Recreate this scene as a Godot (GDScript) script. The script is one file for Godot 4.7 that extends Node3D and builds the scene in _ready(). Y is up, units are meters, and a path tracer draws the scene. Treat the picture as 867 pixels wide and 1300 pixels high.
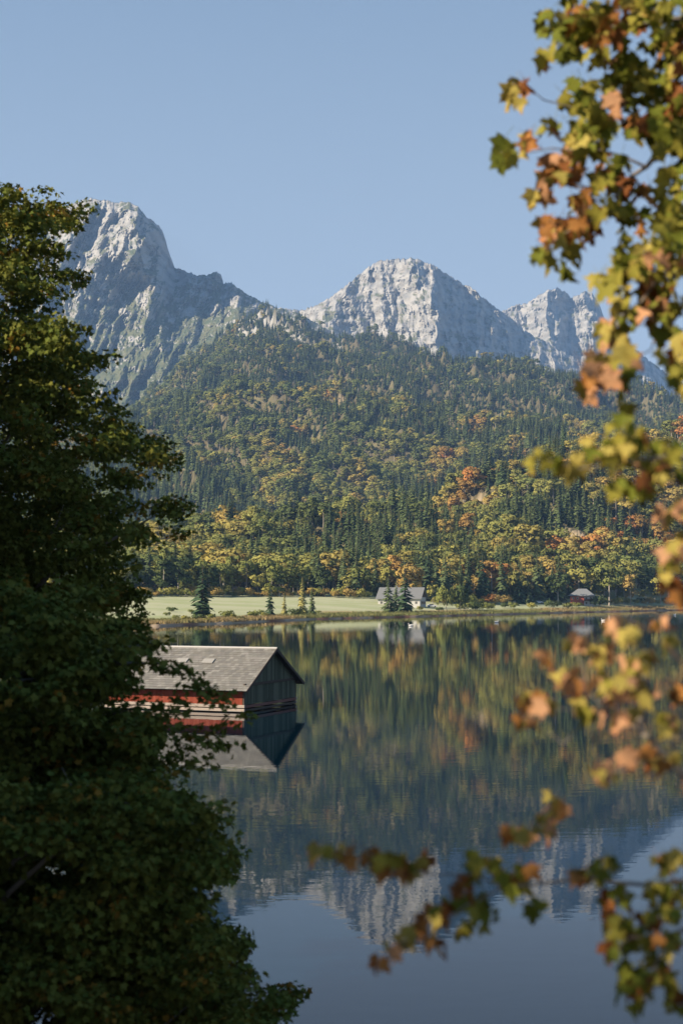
extends Node3D
# A calm alpine lake in early autumn: maples on the near bank, a boathouse in the water, a far shore with houses, a wooded hill and limestone peaks.

const F := 1800.0            # focal length in photo pixels (867 x 1300)
const EYE := 7.5             # camera height above the lake
var cp := 0.0
var sp := 0.0
var rng := RandomNumberGenerator.new()
var names := {}
var mats := {}

# ------------------------------------------------------------------ helpers
class MB:
	var v := PackedVector3Array()
	var n := PackedVector3Array()
	var c := PackedColorArray()
	var i := PackedInt32Array()
	func tri(a: Vector3, b: Vector3, d: Vector3, nn := Vector3.ZERO, col := Color.WHITE) -> void:
		var m := nn if nn != Vector3.ZERO else (d - a).cross(b - a).normalized()
		var k := v.size()
		v.append(a); v.append(b); v.append(d)
		n.append(m); n.append(m); n.append(m)
		c.append(col); c.append(col); c.append(col)
		i.append(k); i.append(k + 1); i.append(k + 2)
	func quad(a: Vector3, b: Vector3, d: Vector3, e: Vector3, nn := Vector3.ZERO, col := Color.WHITE) -> void:
		var m := nn if nn != Vector3.ZERO else (d - a).cross(b - a).normalized()
		var k := v.size()
		v.append(a); v.append(b); v.append(d); v.append(e)
		for q in 4:
			n.append(m); c.append(col)
		i.append(k); i.append(k + 1); i.append(k + 2); i.append(k); i.append(k + 2); i.append(k + 3)
	func box(lo: Vector3, hi: Vector3, t := Transform3D(), bevel := 0.0) -> void:
		var ce := (lo + hi) * 0.5
		var hf := (hi - lo) * 0.5
		for ax in 3:
			for s in [-1.0, 1.0]:
				var o := Vector3.ZERO; o[ax] = s
				var p := Vector3.ZERO; p[(ax + 1) % 3] = 1.0
				var q := Vector3.ZERO; q[(ax + 2) % 3] = 1.0
				var pf: Vector3 = p * (hf[(ax + 1) % 3] - bevel)
				var qf: Vector3 = q * (hf[(ax + 2) % 3] - bevel)
				var of: Vector3 = ce + o * hf[ax]
				quad(t * (of - pf - qf), t * (of + pf - qf), t * (of + pf + qf), t * (of - pf + qf), (t.basis * o).normalized())
				if bevel > 0.0:
					var of2: Vector3 = ce + o * (hf[ax] - bevel)
					for s2 in [-1.0, 1.0]:
						var e0: Vector3 = of + pf * s2
						var e1: Vector3 = of2 + p * (hf[(ax + 1) % 3] * s2)
						quad(t * (e0 - qf), t * (e1 - qf), t * (e1 + qf), t * (e0 + qf), (t.basis * (o + p * s2)).normalized())
	func tube(pts: Array, rads: Array, sides := 6, cap := true) -> void:
		var rings := []
		var up := Vector3(0.31, 0.9, 0.22).normalized()
		for k in pts.size():
			var a: Vector3 = pts[maxi(k - 1, 0)]
			var b: Vector3 = pts[mini(k + 1, pts.size() - 1)]
			var t := (b - a).normalized()
			var s := t.cross(up)
			if s.length() < 0.05:
				s = t.cross(Vector3.RIGHT)
			s = s.normalized()
			var w := s.cross(t).normalized()
			var base := v.size()
			for j in sides:
				var an := TAU * j / sides
				var d := s * cos(an) + w * sin(an)
				v.append(pts[k] + d * rads[k]); n.append(d); c.append(Color.WHITE)
			rings.append(base)
		for k in pts.size() - 1:
			for j in sides:
				var j2 := (j + 1) % sides
				var a0: int = rings[k]; var b0: int = rings[k + 1]
				i.append(a0 + j); i.append(b0 + j); i.append(b0 + j2)
				i.append(a0 + j); i.append(b0 + j2); i.append(a0 + j2)
		if cap:
			for e in [0, pts.size() - 1]:
				var r0: int = rings[e]
				for j in range(1, sides - 1):
					i.append(r0); i.append(r0 + j); i.append(r0 + j + 1)
	func into(m: ArrayMesh, mat: Material = null) -> ArrayMesh:
		# front faces run clockwise: turn every triangle that disagrees with its normals
		for k in range(0, i.size(), 3):
			var p := v[i[k]]
			if (v[i[k + 1]] - p).cross(v[i[k + 2]] - p).dot(n[i[k]] + n[i[k + 1]] + n[i[k + 2]]) > 0.0:
				var q := i[k + 1]
				i[k + 1] = i[k + 2]
				i[k + 2] = q
		var a := []
		a.resize(Mesh.ARRAY_MAX)
		a[Mesh.ARRAY_VERTEX] = v; a[Mesh.ARRAY_NORMAL] = n; a[Mesh.ARRAY_COLOR] = c; a[Mesh.ARRAY_INDEX] = i
		m.add_surface_from_arrays(Mesh.PRIMITIVE_TRIANGLES, a)
		if mat:
			m.surface_set_material(m.get_surface_count() - 1, mat)
		return m
	func mesh() -> ArrayMesh:
		return into(ArrayMesh.new())

func numbered(called: String) -> String:
	if not names.has(called):
		names[called] = 0
		return called
	names[called] += 1
	return "%s_%03d" % [called, names[called]]

func obj(called: String, mesh: Mesh, mat: Material, parent: Node = self) -> MeshInstance3D:
	var o := MeshInstance3D.new()
	o.name = numbered(called) if parent == self else called
	o.mesh = mesh
	if mat:
		o.material_override = mat
	parent.add_child(o, true)
	return o

func tag(o: Node, label: String, category := "", group := "", kind := "") -> Node:
	if label: o.set_meta("label", label)
	if category: o.set_meta("category", category)
	if group: o.set_meta("group", group)
	if kind: o.set_meta("kind", kind)
	return o

func thing(called: String, at: Vector3, label: String, category: String, group := "") -> Node3D:
	var o := Node3D.new()
	o.name = numbered(called)
	add_child(o)
	o.position = at
	tag(o, label, category, group)
	return o

func lin(r: float, g: float, b: float) -> Color:
	return Color(r, g, b).linear_to_srgb()

func mat(key: String, col: Color, rough := 0.8, spec := 0.4, back := 0.0, vcol := false) -> StandardMaterial3D:
	if mats.has(key):
		return mats[key]
	var m := StandardMaterial3D.new()
	m.resource_name = key
	m.albedo_color = col.linear_to_srgb()
	m.roughness = rough
	m.metallic_specular = spec
	m.vertex_color_use_as_albedo = vcol
	if back > 0.0:
		m.backlight_enabled = true
		m.backlight = Color(back, back, back * 0.8).linear_to_srgb()
	mats[key] = m
	return m

func noise(s: int, freq: float, oct := 4, fractal := FastNoiseLite.FRACTAL_FBM) -> FastNoiseLite:
	var f := FastNoiseLite.new()
	f.noise_type = FastNoiseLite.TYPE_SIMPLEX_SMOOTH
	f.seed = s
	f.frequency = freq
	f.fractal_type = fractal
	f.fractal_octaves = oct
	return f

func grain(key: String, s: int, freq: float, ramp: Array, size := 512, oct := 5) -> NoiseTexture2D:
	var t := NoiseTexture2D.new()
	t.width = size; t.height = size; t.seamless = true
	t.noise = noise(s, freq, oct)
	var g := Gradient.new()
	g.offsets = PackedFloat32Array([0.0, 0.5, 1.0])
	g.colors = PackedColorArray(ramp)
	t.color_ramp = g
	return t

# a photo pixel as (x over depth, height over depth) of its sight line
func ray(px: float, py: float) -> Vector2:
	var x := (px - 433.5) / F
	var y := (650.0 - py) / F
	var dz := cp - y * sp
	return Vector2(x / dz, (y * cp + sp) / dz)

func at(px: float, py: float, d: float) -> Vector3:
	var r := ray(px, py)
	return Vector3(r.x * d, EYE + r.y * d, -d)

func on_water(px: float, py: float) -> Vector3:
	var r := ray(px, py)
	return at(px, py, -EYE / r.y)

func poly(tab: PackedVector2Array, x: float) -> float:
	var k := tab.size()
	if x <= tab[0].x: return tab[0].y
	if x >= tab[k - 1].x: return tab[k - 1].y
	var lo := 0
	var hi := k - 1
	while hi - lo > 1:
		var m := (lo + hi) / 2
		if tab[m].x <= x: lo = m
		else: hi = m
	return lerpf(tab[lo].y, tab[hi].y, (x - tab[lo].x) / (tab[hi].x - tab[lo].x))

# list of photo points -> table of sight-line slopes
func slopes(a: Array) -> PackedVector2Array:
	var t := PackedVector2Array()
	for k in range(0, a.size(), 2):
		t.append(ray(a[k], a[k + 1]))
	return t

func depths(a: Array) -> PackedVector2Array:
	var t := PackedVector2Array()
	for k in range(0, a.size(), 2):
		t.append(Vector2((a[k] - 433.5) / F, a[k + 1]))
	return t

# ------------------------------------------------------------------ far ground
var shore_d: PackedVector2Array
var base_d: PackedVector2Array
var lay := []                # [slope table, depth offset or fixed depth]
var n_roll: FastNoiseLite
var n_gully: FastNoiseLite
var n_mix: FastNoiseLite
var n_tint: FastNoiseLite

func setup_ground() -> void:
	shore_d = depths([-500, 250, -100, 321, 200, 365, 300, 409, 400, 482, 480, 519, 560, 562, 640, 614, 740, 700, 800, 750, 867, 815, 1000, 890, 1400, 1000])
	base_d = depths([-500, 480, -100, 560, 200, 620, 300, 650, 400, 662, 480, 668, 560, 672, 640, 712, 740, 772, 800, 815, 867, 872, 1000, 950, 1400, 1070])
	var b := slopes([-500, 757, 200, 757, 400, 757, 470, 759, 560, 766, 640, 767, 740, 766, 867, 766, 1400, 765])
	var l2 := slopes([-500, 735, 190, 719, 300, 706, 400, 699, 460, 687, 540, 671, 620, 650, 700, 621, 800, 590, 867, 573, 1000, 555, 1400, 540])
	var l4 := slopes([-500, 600, 150, 556, 190, 545, 250, 521, 300, 511, 370, 509, 430, 514, 500, 524, 600, 537, 700, 550, 800, 566, 867, 575, 1100, 590, 1400, 600])
	var l5 := slopes([-500, 620, 120, 570, 180, 534, 250, 480, 300, 452, 350, 446, 400, 465, 450, 473, 545, 475, 620, 481, 700, 489, 760, 504, 830, 516, 867, 521, 1100, 540, 1400, 540])
	var l6 := slopes([-500, 680, 100, 590, 150, 556, 180, 532, 250, 468, 300, 430, 330, 414, 350, 410, 380, 417, 400, 425, 430, 443, 470, 438, 500, 447, 530, 463, 545, 477, 600, 502, 700, 515, 867, 545, 1400, 560])
	lay = [b, l2, l4, l5, l6]
	n_roll = noise(11, 1.0 / 420.0, 4)
	n_gully = noise(12, 1.0 / 170.0, 4, FastNoiseLite.FRACTAL_RIDGED)
	n_mix = noise(13, 1.0 / 230.0, 4)
	n_tint = noise(14, 1.0 / 95.0, 3)

func seg(d: float, d0: float, h0: float, d1: float, h1: float) -> float:
	var t := (d - d0) / (d1 - d0)
	return lerpf(h0, h1, lerpf(t, t * t * (3.0 - 2.0 * t), 0.55))

func ground_h(u: float, d: float) -> float:
	var ds := poly(shore_d, u)
	var db := poly(base_d, u)
	var hb := EYE + poly(lay[0], u) * db
	if d <= ds:
		return -0.9 * minf(1.0, (ds - d) / 2.0)
	if d <= db:
		var t := (d - ds) / (db - ds)
		var bank := 0.5 * smoothstep(0.0, 1.6, d - ds)
		return bank + (hb - 0.5) * pow(t, 1.35) + 0.10 * n_tint.get_noise_2d(u * d * 3.0, d * 3.0) * minf(1.0, (d - ds) / 8.0)
	var d2 := db + 380.0
	var h2 := EYE + poly(lay[1], u) * d2
	var d3 := d2 + 260.0
	var h3 := EYE + (poly(lay[1], u) - 0.012) * d3
	var d4 := 2250.0
	var h4 := EYE + poly(lay[2], u) * d4
	var d5 := 2900.0
	var h5 := EYE + poly(lay[3], u) * d5
	var d6 := 3500.0
	var h6 := EYE + poly(lay[4], u) * d6
	var h := 0.0
	if d <= d2: h = seg(d, db, hb, d2, h2)
	elif d <= d3: h = lerpf(h2, h3, (d - d2) / 260.0)
	elif d <= d4: h = seg(d, d3, h3, d4, h4)
	elif d <= d5: h = seg(d, d4, h4, d5, h5)
	elif d <= d6: h = seg(d, d5, h5, d6, h6)
	else: h = h6 - (d - d6) * 0.55
	var k := smoothstep(0.0, 300.0, d - db)
	var x := u * d
	h += k * (n_roll.get_noise_2d(x, d) * (14.0 + d * 0.008) + (n_gully.get_noise_2d(x + 0.5 * d, d * 0.5) - 0.3) * (14.0 + d * 0.015))
	return h

func ground_at(px: float, py: float, near := 300.0) -> Vector3:
	var r := ray(px, py)
	var d := near
	while d < 4000.0:
		if EYE + r.y * d <= ground_h(r.x, d) and d > poly(shore_d, r.x):
			break
		d += 2.0
	return Vector3(r.x * d, ground_h(r.x, d), -d)

func grid_mesh(nu: int, nd: int, pos: Callable, col: Callable) -> ArrayMesh:
	var m := MB.new()
	m.v.resize(nu * nd); m.n.resize(nu * nd); m.c.resize(nu * nd)
	for a in nu:
		for b in nd:
			m.v[a * nd + b] = pos.call(a, b)
	for a in nu:
		for b in nd:
			var k := a * nd + b
			var du := m.v[mini(a + 1, nu - 1) * nd + b] - m.v[maxi(a - 1, 0) * nd + b]
			var dv := m.v[a * nd + mini(b + 1, nd - 1)] - m.v[a * nd + maxi(b - 1, 0)]
			var nn := du.cross(dv).normalized()
			m.n[k] = nn
			m.c[k] = col.call(a, b, m.v[k], nn)
	for a in nu - 1:
		for b in nd - 1:
			var k := a * nd + b
			m.i.append(k); m.i.append(k + nd); m.i.append(k + nd + 1)
			m.i.append(k); m.i.append(k + nd + 1); m.i.append(k + 1)
	return m.mesh()

func build_far_ground() -> void:
	var grass := mat("meadow", Color(1, 1, 1), 0.95, 0.2, 0.0, true)
	var n1 := noise(21, 1.0 / 14.0, 4)
	var n2 := noise(22, 1.0 / 45.0, 3)
	var nu := 420
	var rows := [-6.0, -2.5, -1.0, -0.3, 0.0, 0.25, 0.6, 1.0, 1.5, 2.2, 3.2, 5.0, 8.0, 12.0, 17.0, 23.0, 30.0]
	for k in range(1, 45):
		rows.append(30.0 + 0.0 + k * 0.0222)       # stored as 30 + share of the rest
	var nd := rows.size()
	var pos := func(a: int, b: int) -> Vector3:
		var u := -0.46 + 0.92 * a / (nu - 1)
		var ds := poly(shore_d, u) + 3.0 * n1.get_noise_2d(u * 700.0, 0.0)
		var db := poly(base_d, u) + 60.0
		var d: float
		if b < 17: d = ds + rows[b]
		else: d = ds + 30.0 + (db - ds - 30.0) * (b - 16) / 44.0
		var h := ground_h(u, poly(shore_d, u) + rows[b]) if b < 17 else ground_h(u, d)
		return Vector3(u * d, h, -d)
	var col := func(a: int, b: int, p: Vector3, _n: Vector3) -> Color:
		var u := -0.46 + 0.92 * a / (nu - 1)
		var off := -p.z - poly(shore_d, u)
		var w := n1.get_noise_2d(p.x, p.z)
		var w2 := n2.get_noise_2d(p.x, p.z)
		var bank := Color(0.24, 0.12, 0.07).lerp(Color(0.44, 0.33, 0.22), clampf(0.5 + w * 1.6, 0, 1))
		var reed := Color(0.30, 0.235, 0.115).lerp(Color(0.20, 0.20, 0.085), clampf(0.5 + w2 * 1.7 + w * 0.6, 0, 1))
		var mead := Color(0.41, 0.415, 0.265).lerp(Color(0.33, 0.36, 0.19), clampf(0.5 + w2 + w * 0.3 + 1.1 * n1.get_noise_2d(p.x * 0.06, p.z * 0.9), 0, 1))
		var c := bank.lerp(reed, smoothstep(1.2, 7.0, off + w * 4.0))
		return c.lerp(mead, smoothstep(28.0, 60.0, off + w2 * 25.0 + w * 12.0))
	tag(obj("shore_meadow", grid_mesh(nu, nd, pos, col), grass), "pale mown meadow and tawny reed bank along the far shore", "", "", "structure")
	# the wooded hill
	var soil := mat("hill_soil", Color(1, 1, 1), 0.95, 0.2, 0.0, true)
	var mu := 400
	var md := 240
	var pos2 := func(a: int, b: int) -> Vector3:
		var u := -0.46 + 0.92 * a / (mu - 1)
		var d0 := poly(base_d, u) + 40.0
		var d := d0 * pow(4300.0 / d0, b / (md - 1.0))
		return Vector3(u * d, ground_h(u, d) - 0.3 * float(b == 0), -d)
	var col2 := func(_a: int, _b: int, p: Vector3, nn: Vector3) -> Color:
		var w := n2.get_noise_2d(p.x, p.z)
		var c := Color(0.10, 0.085, 0.05).lerp(Color(0.17, 0.15, 0.08), clampf(0.5 + w * 1.5, 0, 1))
		if bare(p): c = Color(0.34, 0.27, 0.18).lerp(Color(0.27, 0.21, 0.13), clampf(0.5 + w * 1.5, 0, 1))
		elif -p.z > 2900.0 and p.x < 0.0 and nn.y < 0.58:
			c = Color(0.36, 0.35, 0.33)
		return c
	tag(obj("hill", grid_mesh(mu, md, pos2, col2), soil), "broad wooded hill rising behind the lake", "", "", "structure")

var bare_spots := []
func bare(p: Vector3) -> bool:
	for b in bare_spots:
		var q: Vector3 = p - b[0]
		if absf(q.x) < b[1] and absf(q.z) < b[2]:
			return true
	return false

# ------------------------------------------------------------------ peaks
# x range in photo pixels, silhouette and foot polylines, depth of foot and crest, buttress offsets by x
func peak(called: String, label: String, x0: float, x1: float, sil: Array, foot: Array, d_foot: float, d_crest: float, ribs: Array, amp: float, green: float, sd: int, diag: float, rib_y: float) -> void:
	var silt := PackedVector2Array()
	for k in range(0, sil.size(), 2): silt.append(Vector2(sil[k], sil[k + 1]))
	var foott := PackedVector2Array()
	for k in range(0, foot.size(), 2): foott.append(Vector2(foot[k], foot[k + 1]))
	var ribt := PackedVector2Array()
	for k in range(0, ribs.size(), 2): ribt.append(Vector2(ribs[k], ribs[k + 1]))
	var nj := noise(sd, 0.09, 3)
	var nr := noise(sd + 1, 1.0 / 270.0, 6, FastNoiseLite.FRACTAL_RIDGED)
	nr.fractal_gain = 0.5
	nr.domain_warp_enabled = true
	nr.domain_warp_amplitude = 60.0
	nr.domain_warp_frequency = 1.0 / 260.0
	var nf := noise(sd + 2, 1.0 / 46.0, 5)
	var ng := noise(sd + 3, 1.0 / 120.0, 5)
	var nt := noise(sd + 4, 1.0 / 30.0, 3)
	var nb := noise(sd + 5, 1.0 / 800.0, 3, FastNoiseLite.FRACTAL_RIDGED)
	var step := 1.0
	var nu := int((x1 - x0) / step) + 1
	var lo := 1e9
	var hi := 0.0
	for k in range(0, sil.size(), 2): lo = minf(lo, sil[k + 1])
	for k in range(0, foot.size(), 2): hi = maxf(hi, foot[k + 1])
	var rows := int((hi - lo) / 0.95)
	var back := 10
	var mpp := d_crest / F
	var pos := func(a: int, b: int) -> Vector3:
		var px := x0 + a * step
		var ys := poly(silt, px)
		var jag := 2.6 * nj.get_noise_1d(px * 1.6) + 1.3 * nj.get_noise_1d(px * 3.2 + 90.0)
		var yf := poly(foott, px)
		if b >= rows:
			ys += jag
			var r := ray(px, ys)
			var dd := d_crest + poly(ribt, px) + 8.0 + 90.0 * (b - rows + 1)
			var q := at(px, ys, d_crest + poly(ribt, px))
			return Vector3(r.x * dd, q.y - 100.0 * (b - rows + 1), -dd)
		var s := b / (rows - 1.0)
		var py := lerpf(yf, ys, s) + jag * smoothstep(0.93, 1.0, s)
		var X := (px - 433.5) * mpp
		var Y := (758.0 - py) * mpp
		var fade := 1.0 - 0.6 * smoothstep(0.96, 1.0, s)
		var sway := 9.0 * nb.get_noise_2d(X * 0.25 + 700.0, Y * 1.6) + 5.0 * nf.get_noise_2d(X * 0.2, Y * 0.5)
		var rel := (nr.get_noise_2d(X + Y * diag, Y * 0.42) - 0.2) * amp * 1.15
		rel += nb.get_noise_2d(X + Y * diag * 1.3, Y * 0.4) * amp * 1.1
		rel += nf.get_noise_2d(X, Y * 0.5) * amp * 0.22
		rel += nt.get_noise_2d(X, Y * 0.9) * amp * 0.075
		rel += nf.get_noise_2d(X * 0.12 + Y * 0.05, Y * 1.1) * amp * 0.13
		rel += 5.0 * sin(Y * 0.16 + 3.0 * ng.get_noise_2d(X * 0.3, Y * 0.3)) * amp / 130.0
		var d := lerpf(d_foot, d_crest, pow(s, 0.9)) + poly(ribt, px + sway + (s - 0.6) * 18.0 * diag) * smoothstep(rib_y + 22.0, rib_y - 16.0, py + sway * 1.5) - rel * fade
		return at(px, py, d)
	var col := func(a: int, b: int, p: Vector3, nn: Vector3) -> Color:
		var s := clampf(b / (rows - 1.0), 0.0, 1.0)
		var w := nf.get_noise_2d(p.x, p.y)
		var w2 := nt.get_noise_2d(p.x * 1.0, p.y * 0.5)
		var rock := Color(0.37, 0.36, 0.34).lerp(Color(0.225, 0.225, 0.222), clampf(0.5 + w * 1.6 + w2 * 0.7, 0, 1))
		rock = rock.lerp(Color(0.26, 0.235, 0.20), clampf(w2 * 1.2, 0, 0.5))
		var g := ng.get_noise_2d(p.x + 50.0, p.y * 0.9) * 0.9 + w * 0.8 + w2 * 0.7 + (nn.y - 0.42) * 1.5 + green - s * 1.15 * clampf(green + 0.9, 0.0, 1.2)
		var veg := Color(0.085, 0.105, 0.06).lerp(Color(0.13, 0.135, 0.075), clampf(0.5 + w2 * 1.5, 0, 1))
		return rock.lerp(veg, smoothstep(0.0, 0.16, g))
	var m := grid_mesh(nu, rows + back, pos, col)
	var rm := mat("limestone", Color(1, 1, 1), 0.95, 0.2, 0.0, true)
	tag(obj(called, m, rm), label, "", "", "structure")

func build_peaks() -> void:
	peak("mountain", "tall block-topped grey rock mountain rising beside the shaded maple", -160, 420,
		[-160, 300, 60, 268, 95, 258, 108, 253, 120, 252, 150, 257, 165, 256, 175, 262, 185, 274, 198, 283, 205, 290, 211, 305, 215, 320, 222, 339, 240, 345, 252, 350, 262, 349, 274, 345, 281, 349, 284, 360, 294, 359, 300, 364, 320, 377, 345, 388, 375, 396, 420, 420],
		[-160, 560, 100, 545, 160, 530, 200, 510, 260, 470, 320, 430, 380, 430, 420, 440],
		3750, 4700,
		[-160, 120, 60, 60, 120, -40, 150, -90, 186, -190, 196, -40, 222, 260, 235, 90, 262, 20, 278, 0, 286, 110, 297, 30, 320, 80, 420, 160],
		125, 0.72, 101, -0.4, 352.0)
	peak("rocky_peak", "pale limestone peak with a shadowed bowl above the dark spruces", 330, 800,
		[330, 410, 360, 392, 385, 394, 400, 388, 418, 378, 430, 370, 445, 358, 460, 345, 472, 336, 482, 331, 500, 329, 522, 328, 540, 332, 552, 338, 562, 346, 575, 352, 590, 362, 600, 366, 612, 378, 640, 398, 655, 410, 665, 420, 690, 432, 710, 444, 735, 458, 800, 490],
		[330, 470, 400, 462, 480, 478, 545, 490, 700, 505, 800, 530],
		4500, 5300,
		[330, 40, 385, 40, 432, -70, 444, -30, 478, 120, 486, 70, 500, 20, 506, 45, 515, -20, 560, -130, 566, -60, 596, 30, 602, 0, 612, -30, 618, 40, 650, 90, 700, 170, 800, 320],
		115, -0.62, 201, 0.12, 500.0)
	peak("far_peak", "distant pale rock peak behind the shoulder of the limestone peak", 590, 1050,
		[590, 420, 630, 400, 645, 391, 655, 387, 668, 385, 680, 377, 695, 369, 708, 366, 716, 369, 724, 377, 734, 375, 742, 370, 752, 374, 760, 386, 766, 402, 780, 420, 800, 440, 825, 458, 850, 478, 880, 492, 930, 505, 1050, 530],
		[590, 520, 700, 520, 800, 525, 1050, 560],
		5600, 6400,
		[590, 60, 660, 0, 690, -60, 708, -120, 724, 20, 736, -20, 746, 30, 766, 160, 800, 120, 860, 200, 1050, 300],
		110, -0.62, 301, 0.1, 560.0)

# ------------------------------------------------------------------ tree shapes, one unit tall
func spruce_shape(s: int, wide: float, tiers: int, spread := 1.0) -> MB:
	var r := RandomNumberGenerator.new(); r.seed = s
	var m := MB.new()
	var total := tiers * 9
	for k in total:
		var t := clampf((k + r.randf()) / total, 0.0, 0.985)
		var y := 0.05 + 0.94 * t
		var rad := wide * pow(1.0 - t, 0.85) + 0.014
		var an := k * 2.39996 + r.randf_range(-0.5, 0.5)
		var o := Vector3(cos(an), 0, sin(an))
		var side := Vector3(-o.z, 0, o.x)
		var ln := rad * r.randf_range(0.55, 1.2)
		var root := Vector3(0, y, 0)
		var mid := root + o * ln * 0.55 + Vector3(0, -ln * r.randf_range(0.0, 0.25), 0)
		var tip := root + o * ln + Vector3(0, -ln * r.randf_range(0.25, 0.6), 0)
		var w := ln * r.randf_range(0.2, 0.42) * spread
		var col := Color.WHITE * r.randf_range(0.75, 1.25)
		var nn := (o * 1.0 + Vector3.UP * 0.6 + side * r.randf_range(-0.2, 0.2)).normalized()
		var la := mid - side * w + Vector3(0, -w * r.randf_range(0.3, 1.1), 0)
		var lb := mid + side * w + Vector3(0, -w * r.randf_range(0.3, 1.1), 0)
		m.tri(root, la, mid, nn, col)
		m.tri(root, mid, lb, nn, col)
		m.tri(la, tip, mid, nn, col)
		m.tri(mid, tip, lb, nn, col)
	m.tri(Vector3(-0.006, 0.95, 0), Vector3(0.006, 0.95, 0), Vector3(0, 1.01, 0))
	return m

func crown_shape(s: int, kind: int, leaves: int, size: float) -> MB:
	var r := RandomNumberGenerator.new(); r.seed = s
	var m := MB.new()
	var lobes := []
	if kind == 0:      # round
		lobes.append([Vector3(0, 0.62, 0), Vector3(0.23, 0.28, 0.23)])
		for k in 9:
			var an := r.randf() * TAU
			lobes.append([Vector3(cos(an) * 0.19, r.randf_range(0.36, 0.84), sin(an) * 0.19), Vector3.ONE * r.randf_range(0.10, 0.17)])
	elif kind == 1:    # tall oval
		lobes.append([Vector3(0, 0.58, 0), Vector3(0.14, 0.38, 0.14)])
		for k in 9:
			var an := r.randf() * TAU
			lobes.append([Vector3(cos(an) * 0.12, r.randf_range(0.22, 0.88), sin(an) * 0.12), Vector3.ONE * r.randf_range(0.07, 0.12)])
	elif kind == 2:    # crown high over a bare stem
		lobes.append([Vector3(0, 0.72, 0), Vector3(0.17, 0.25, 0.17)])
		for k in 8:
			var an := r.randf() * TAU
			lobes.append([Vector3(cos(an) * 0.14, r.randf_range(0.52, 0.9), sin(an) * 0.14), Vector3.ONE * r.randf_range(0.08, 0.13)])
	else:              # shrub down to the ground
		for k in 9:
			var an := r.randf() * TAU
			var q := sqrt(r.randf()) * 0.42
			lobes.append([Vector3(cos(an) * q, r.randf_range(0.18, 0.68), sin(an) * q), Vector3.ONE * r.randf_range(0.22, 0.33)])
	for k in leaves:
		var L: Array = lobes[k % lobes.size()]
		var dir := Vector3(r.randfn(), r.randfn(), r.randfn()).normalized()
		if dir.y < -0.3: dir.y *= -0.6
		var p: Vector3 = L[0] + dir * L[1] * r.randf_range(0.84, 1.04)
		var face := (dir + Vector3(r.randfn(), r.randfn(), r.randfn()) * 0.55).normalized()
		var tx := face.cross(Vector3(r.randfn(), r.randfn(), r.randfn())).normalized()
		var ty := face.cross(tx)
		var z := size * r.randf_range(0.6, 1.35)
		var nn := (dir * 0.6 + (p - Vector3(0, 0.45, 0)).normalized() * 0.6 + face * 0.35).normalized()
		var col := Color.WHITE * r.randf_range(0.82, 1.18)
		m.quad(p - tx * z, p - ty * z * 0.6 + face * z * 0.2, p + tx * z, p + ty * z * 0.6, nn, col)
	return m

func stem_shape(h: float, rad: float, branches: int, s: int) -> MB:
	var r := RandomNumberGenerator.new(); r.seed = s
	var m := MB.new()
	m.tube([Vector3(0, -0.03, 0), Vector3(0.004, h * 0.4, 0.003), Vector3(-0.004, h, 0)], [rad, rad * 0.75, rad * 0.25], 5, false)
	for k in branches:
		var y := h * r.randf_range(0.45, 0.9)
		var an := r.randf() * TAU
		var o := Vector3(cos(an), 0.9, sin(an)).normalized()
		m.tube([Vector3(0, y, 0), Vector3(0, y, 0) + o * 0.17], [rad * 0.4, rad * 0.12], 4, false)
	return m

var crowns := []     # [crown mesh, stem mesh, joined mesh, is_conifer, name]
var leaf_mat: StandardMaterial3D
var needle_mat: StandardMaterial3D
var bark_mat: StandardMaterial3D
var pale_bark: StandardMaterial3D

func build_tree_shapes() -> void:
	leaf_mat = mat("wood_leaf", Color(1, 1, 1), 0.9, 0.15, 0.4, true)
	needle_mat = mat("wood_needle", Color(1, 1, 1), 0.95, 0.1, 0.0, true)
	bark_mat = mat("wood_bark", Color(0.13, 0.10, 0.075), 0.95, 0.2)
	pale_bark = mat("pale_bark", Color(0.36, 0.32, 0.27), 0.9, 0.2)
	var defs := []
	defs.append([spruce_shape(1, 0.17, 17), stem_shape(0.97, 0.013, 0, 1), true])
	defs.append([spruce_shape(2, 0.14, 19), stem_shape(0.97, 0.012, 0, 2), true])
	defs.append([spruce_shape(3, 0.20, 15, 0.85), stem_shape(0.97, 0.014, 0, 3), true])
	for k in 3: defs.append([crown_shape(10 + k, 0, 620, 0.044), stem_shape(0.66, 0.02, 4, 10 + k), false])
	for k in 3: defs.append([crown_shape(20 + k, 1, 560, 0.037), stem_shape(0.8, 0.014, 3, 20 + k), false])
	for k in 2: defs.append([crown_shape(30 + k, 2, 520, 0.038), stem_shape(0.8, 0.013, 4, 30 + k), false])
	for k in 2: defs.append([crown_shape(40 + k, 3, 420, 0.075), stem_shape(0.3, 0.03, 3, 40 + k), false])
	for d in defs:
		var both := ArrayMesh.new()
		d[0].into(both, needle_mat if d[2] else leaf_mat)
		d[1].into(both, bark_mat if d[2] else pale_bark)
		crowns.append([d[0].mesh(), d[1].mesh(), both, d[2]])

# colour families of single trees: linear base colours
var hues := {
	"dark spruce": Color(0.048, 0.079, 0.041), "green spruce": Color(0.094, 0.125, 0.054), "yellowing larch": Color(0.288, 0.264, 0.090),
	"olive": Color(0.198, 0.216, 0.062), "yellow green": Color(0.318, 0.300, 0.084), "ochre": Color(0.396, 0.282, 0.090), "orange": Color(0.480, 0.228, 0.072), "deep green": Color(0.090, 0.120, 0.043)}

func tint_mat(hue: String, conifer: bool) -> StandardMaterial3D:
	var k := "leaf_" + hue
	if not mats.has(k):
		var m := mat(k, hues[hue], 0.92, 0.12, 0.0 if conifer else 0.25, true)
		return m
	return mats[k]

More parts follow.
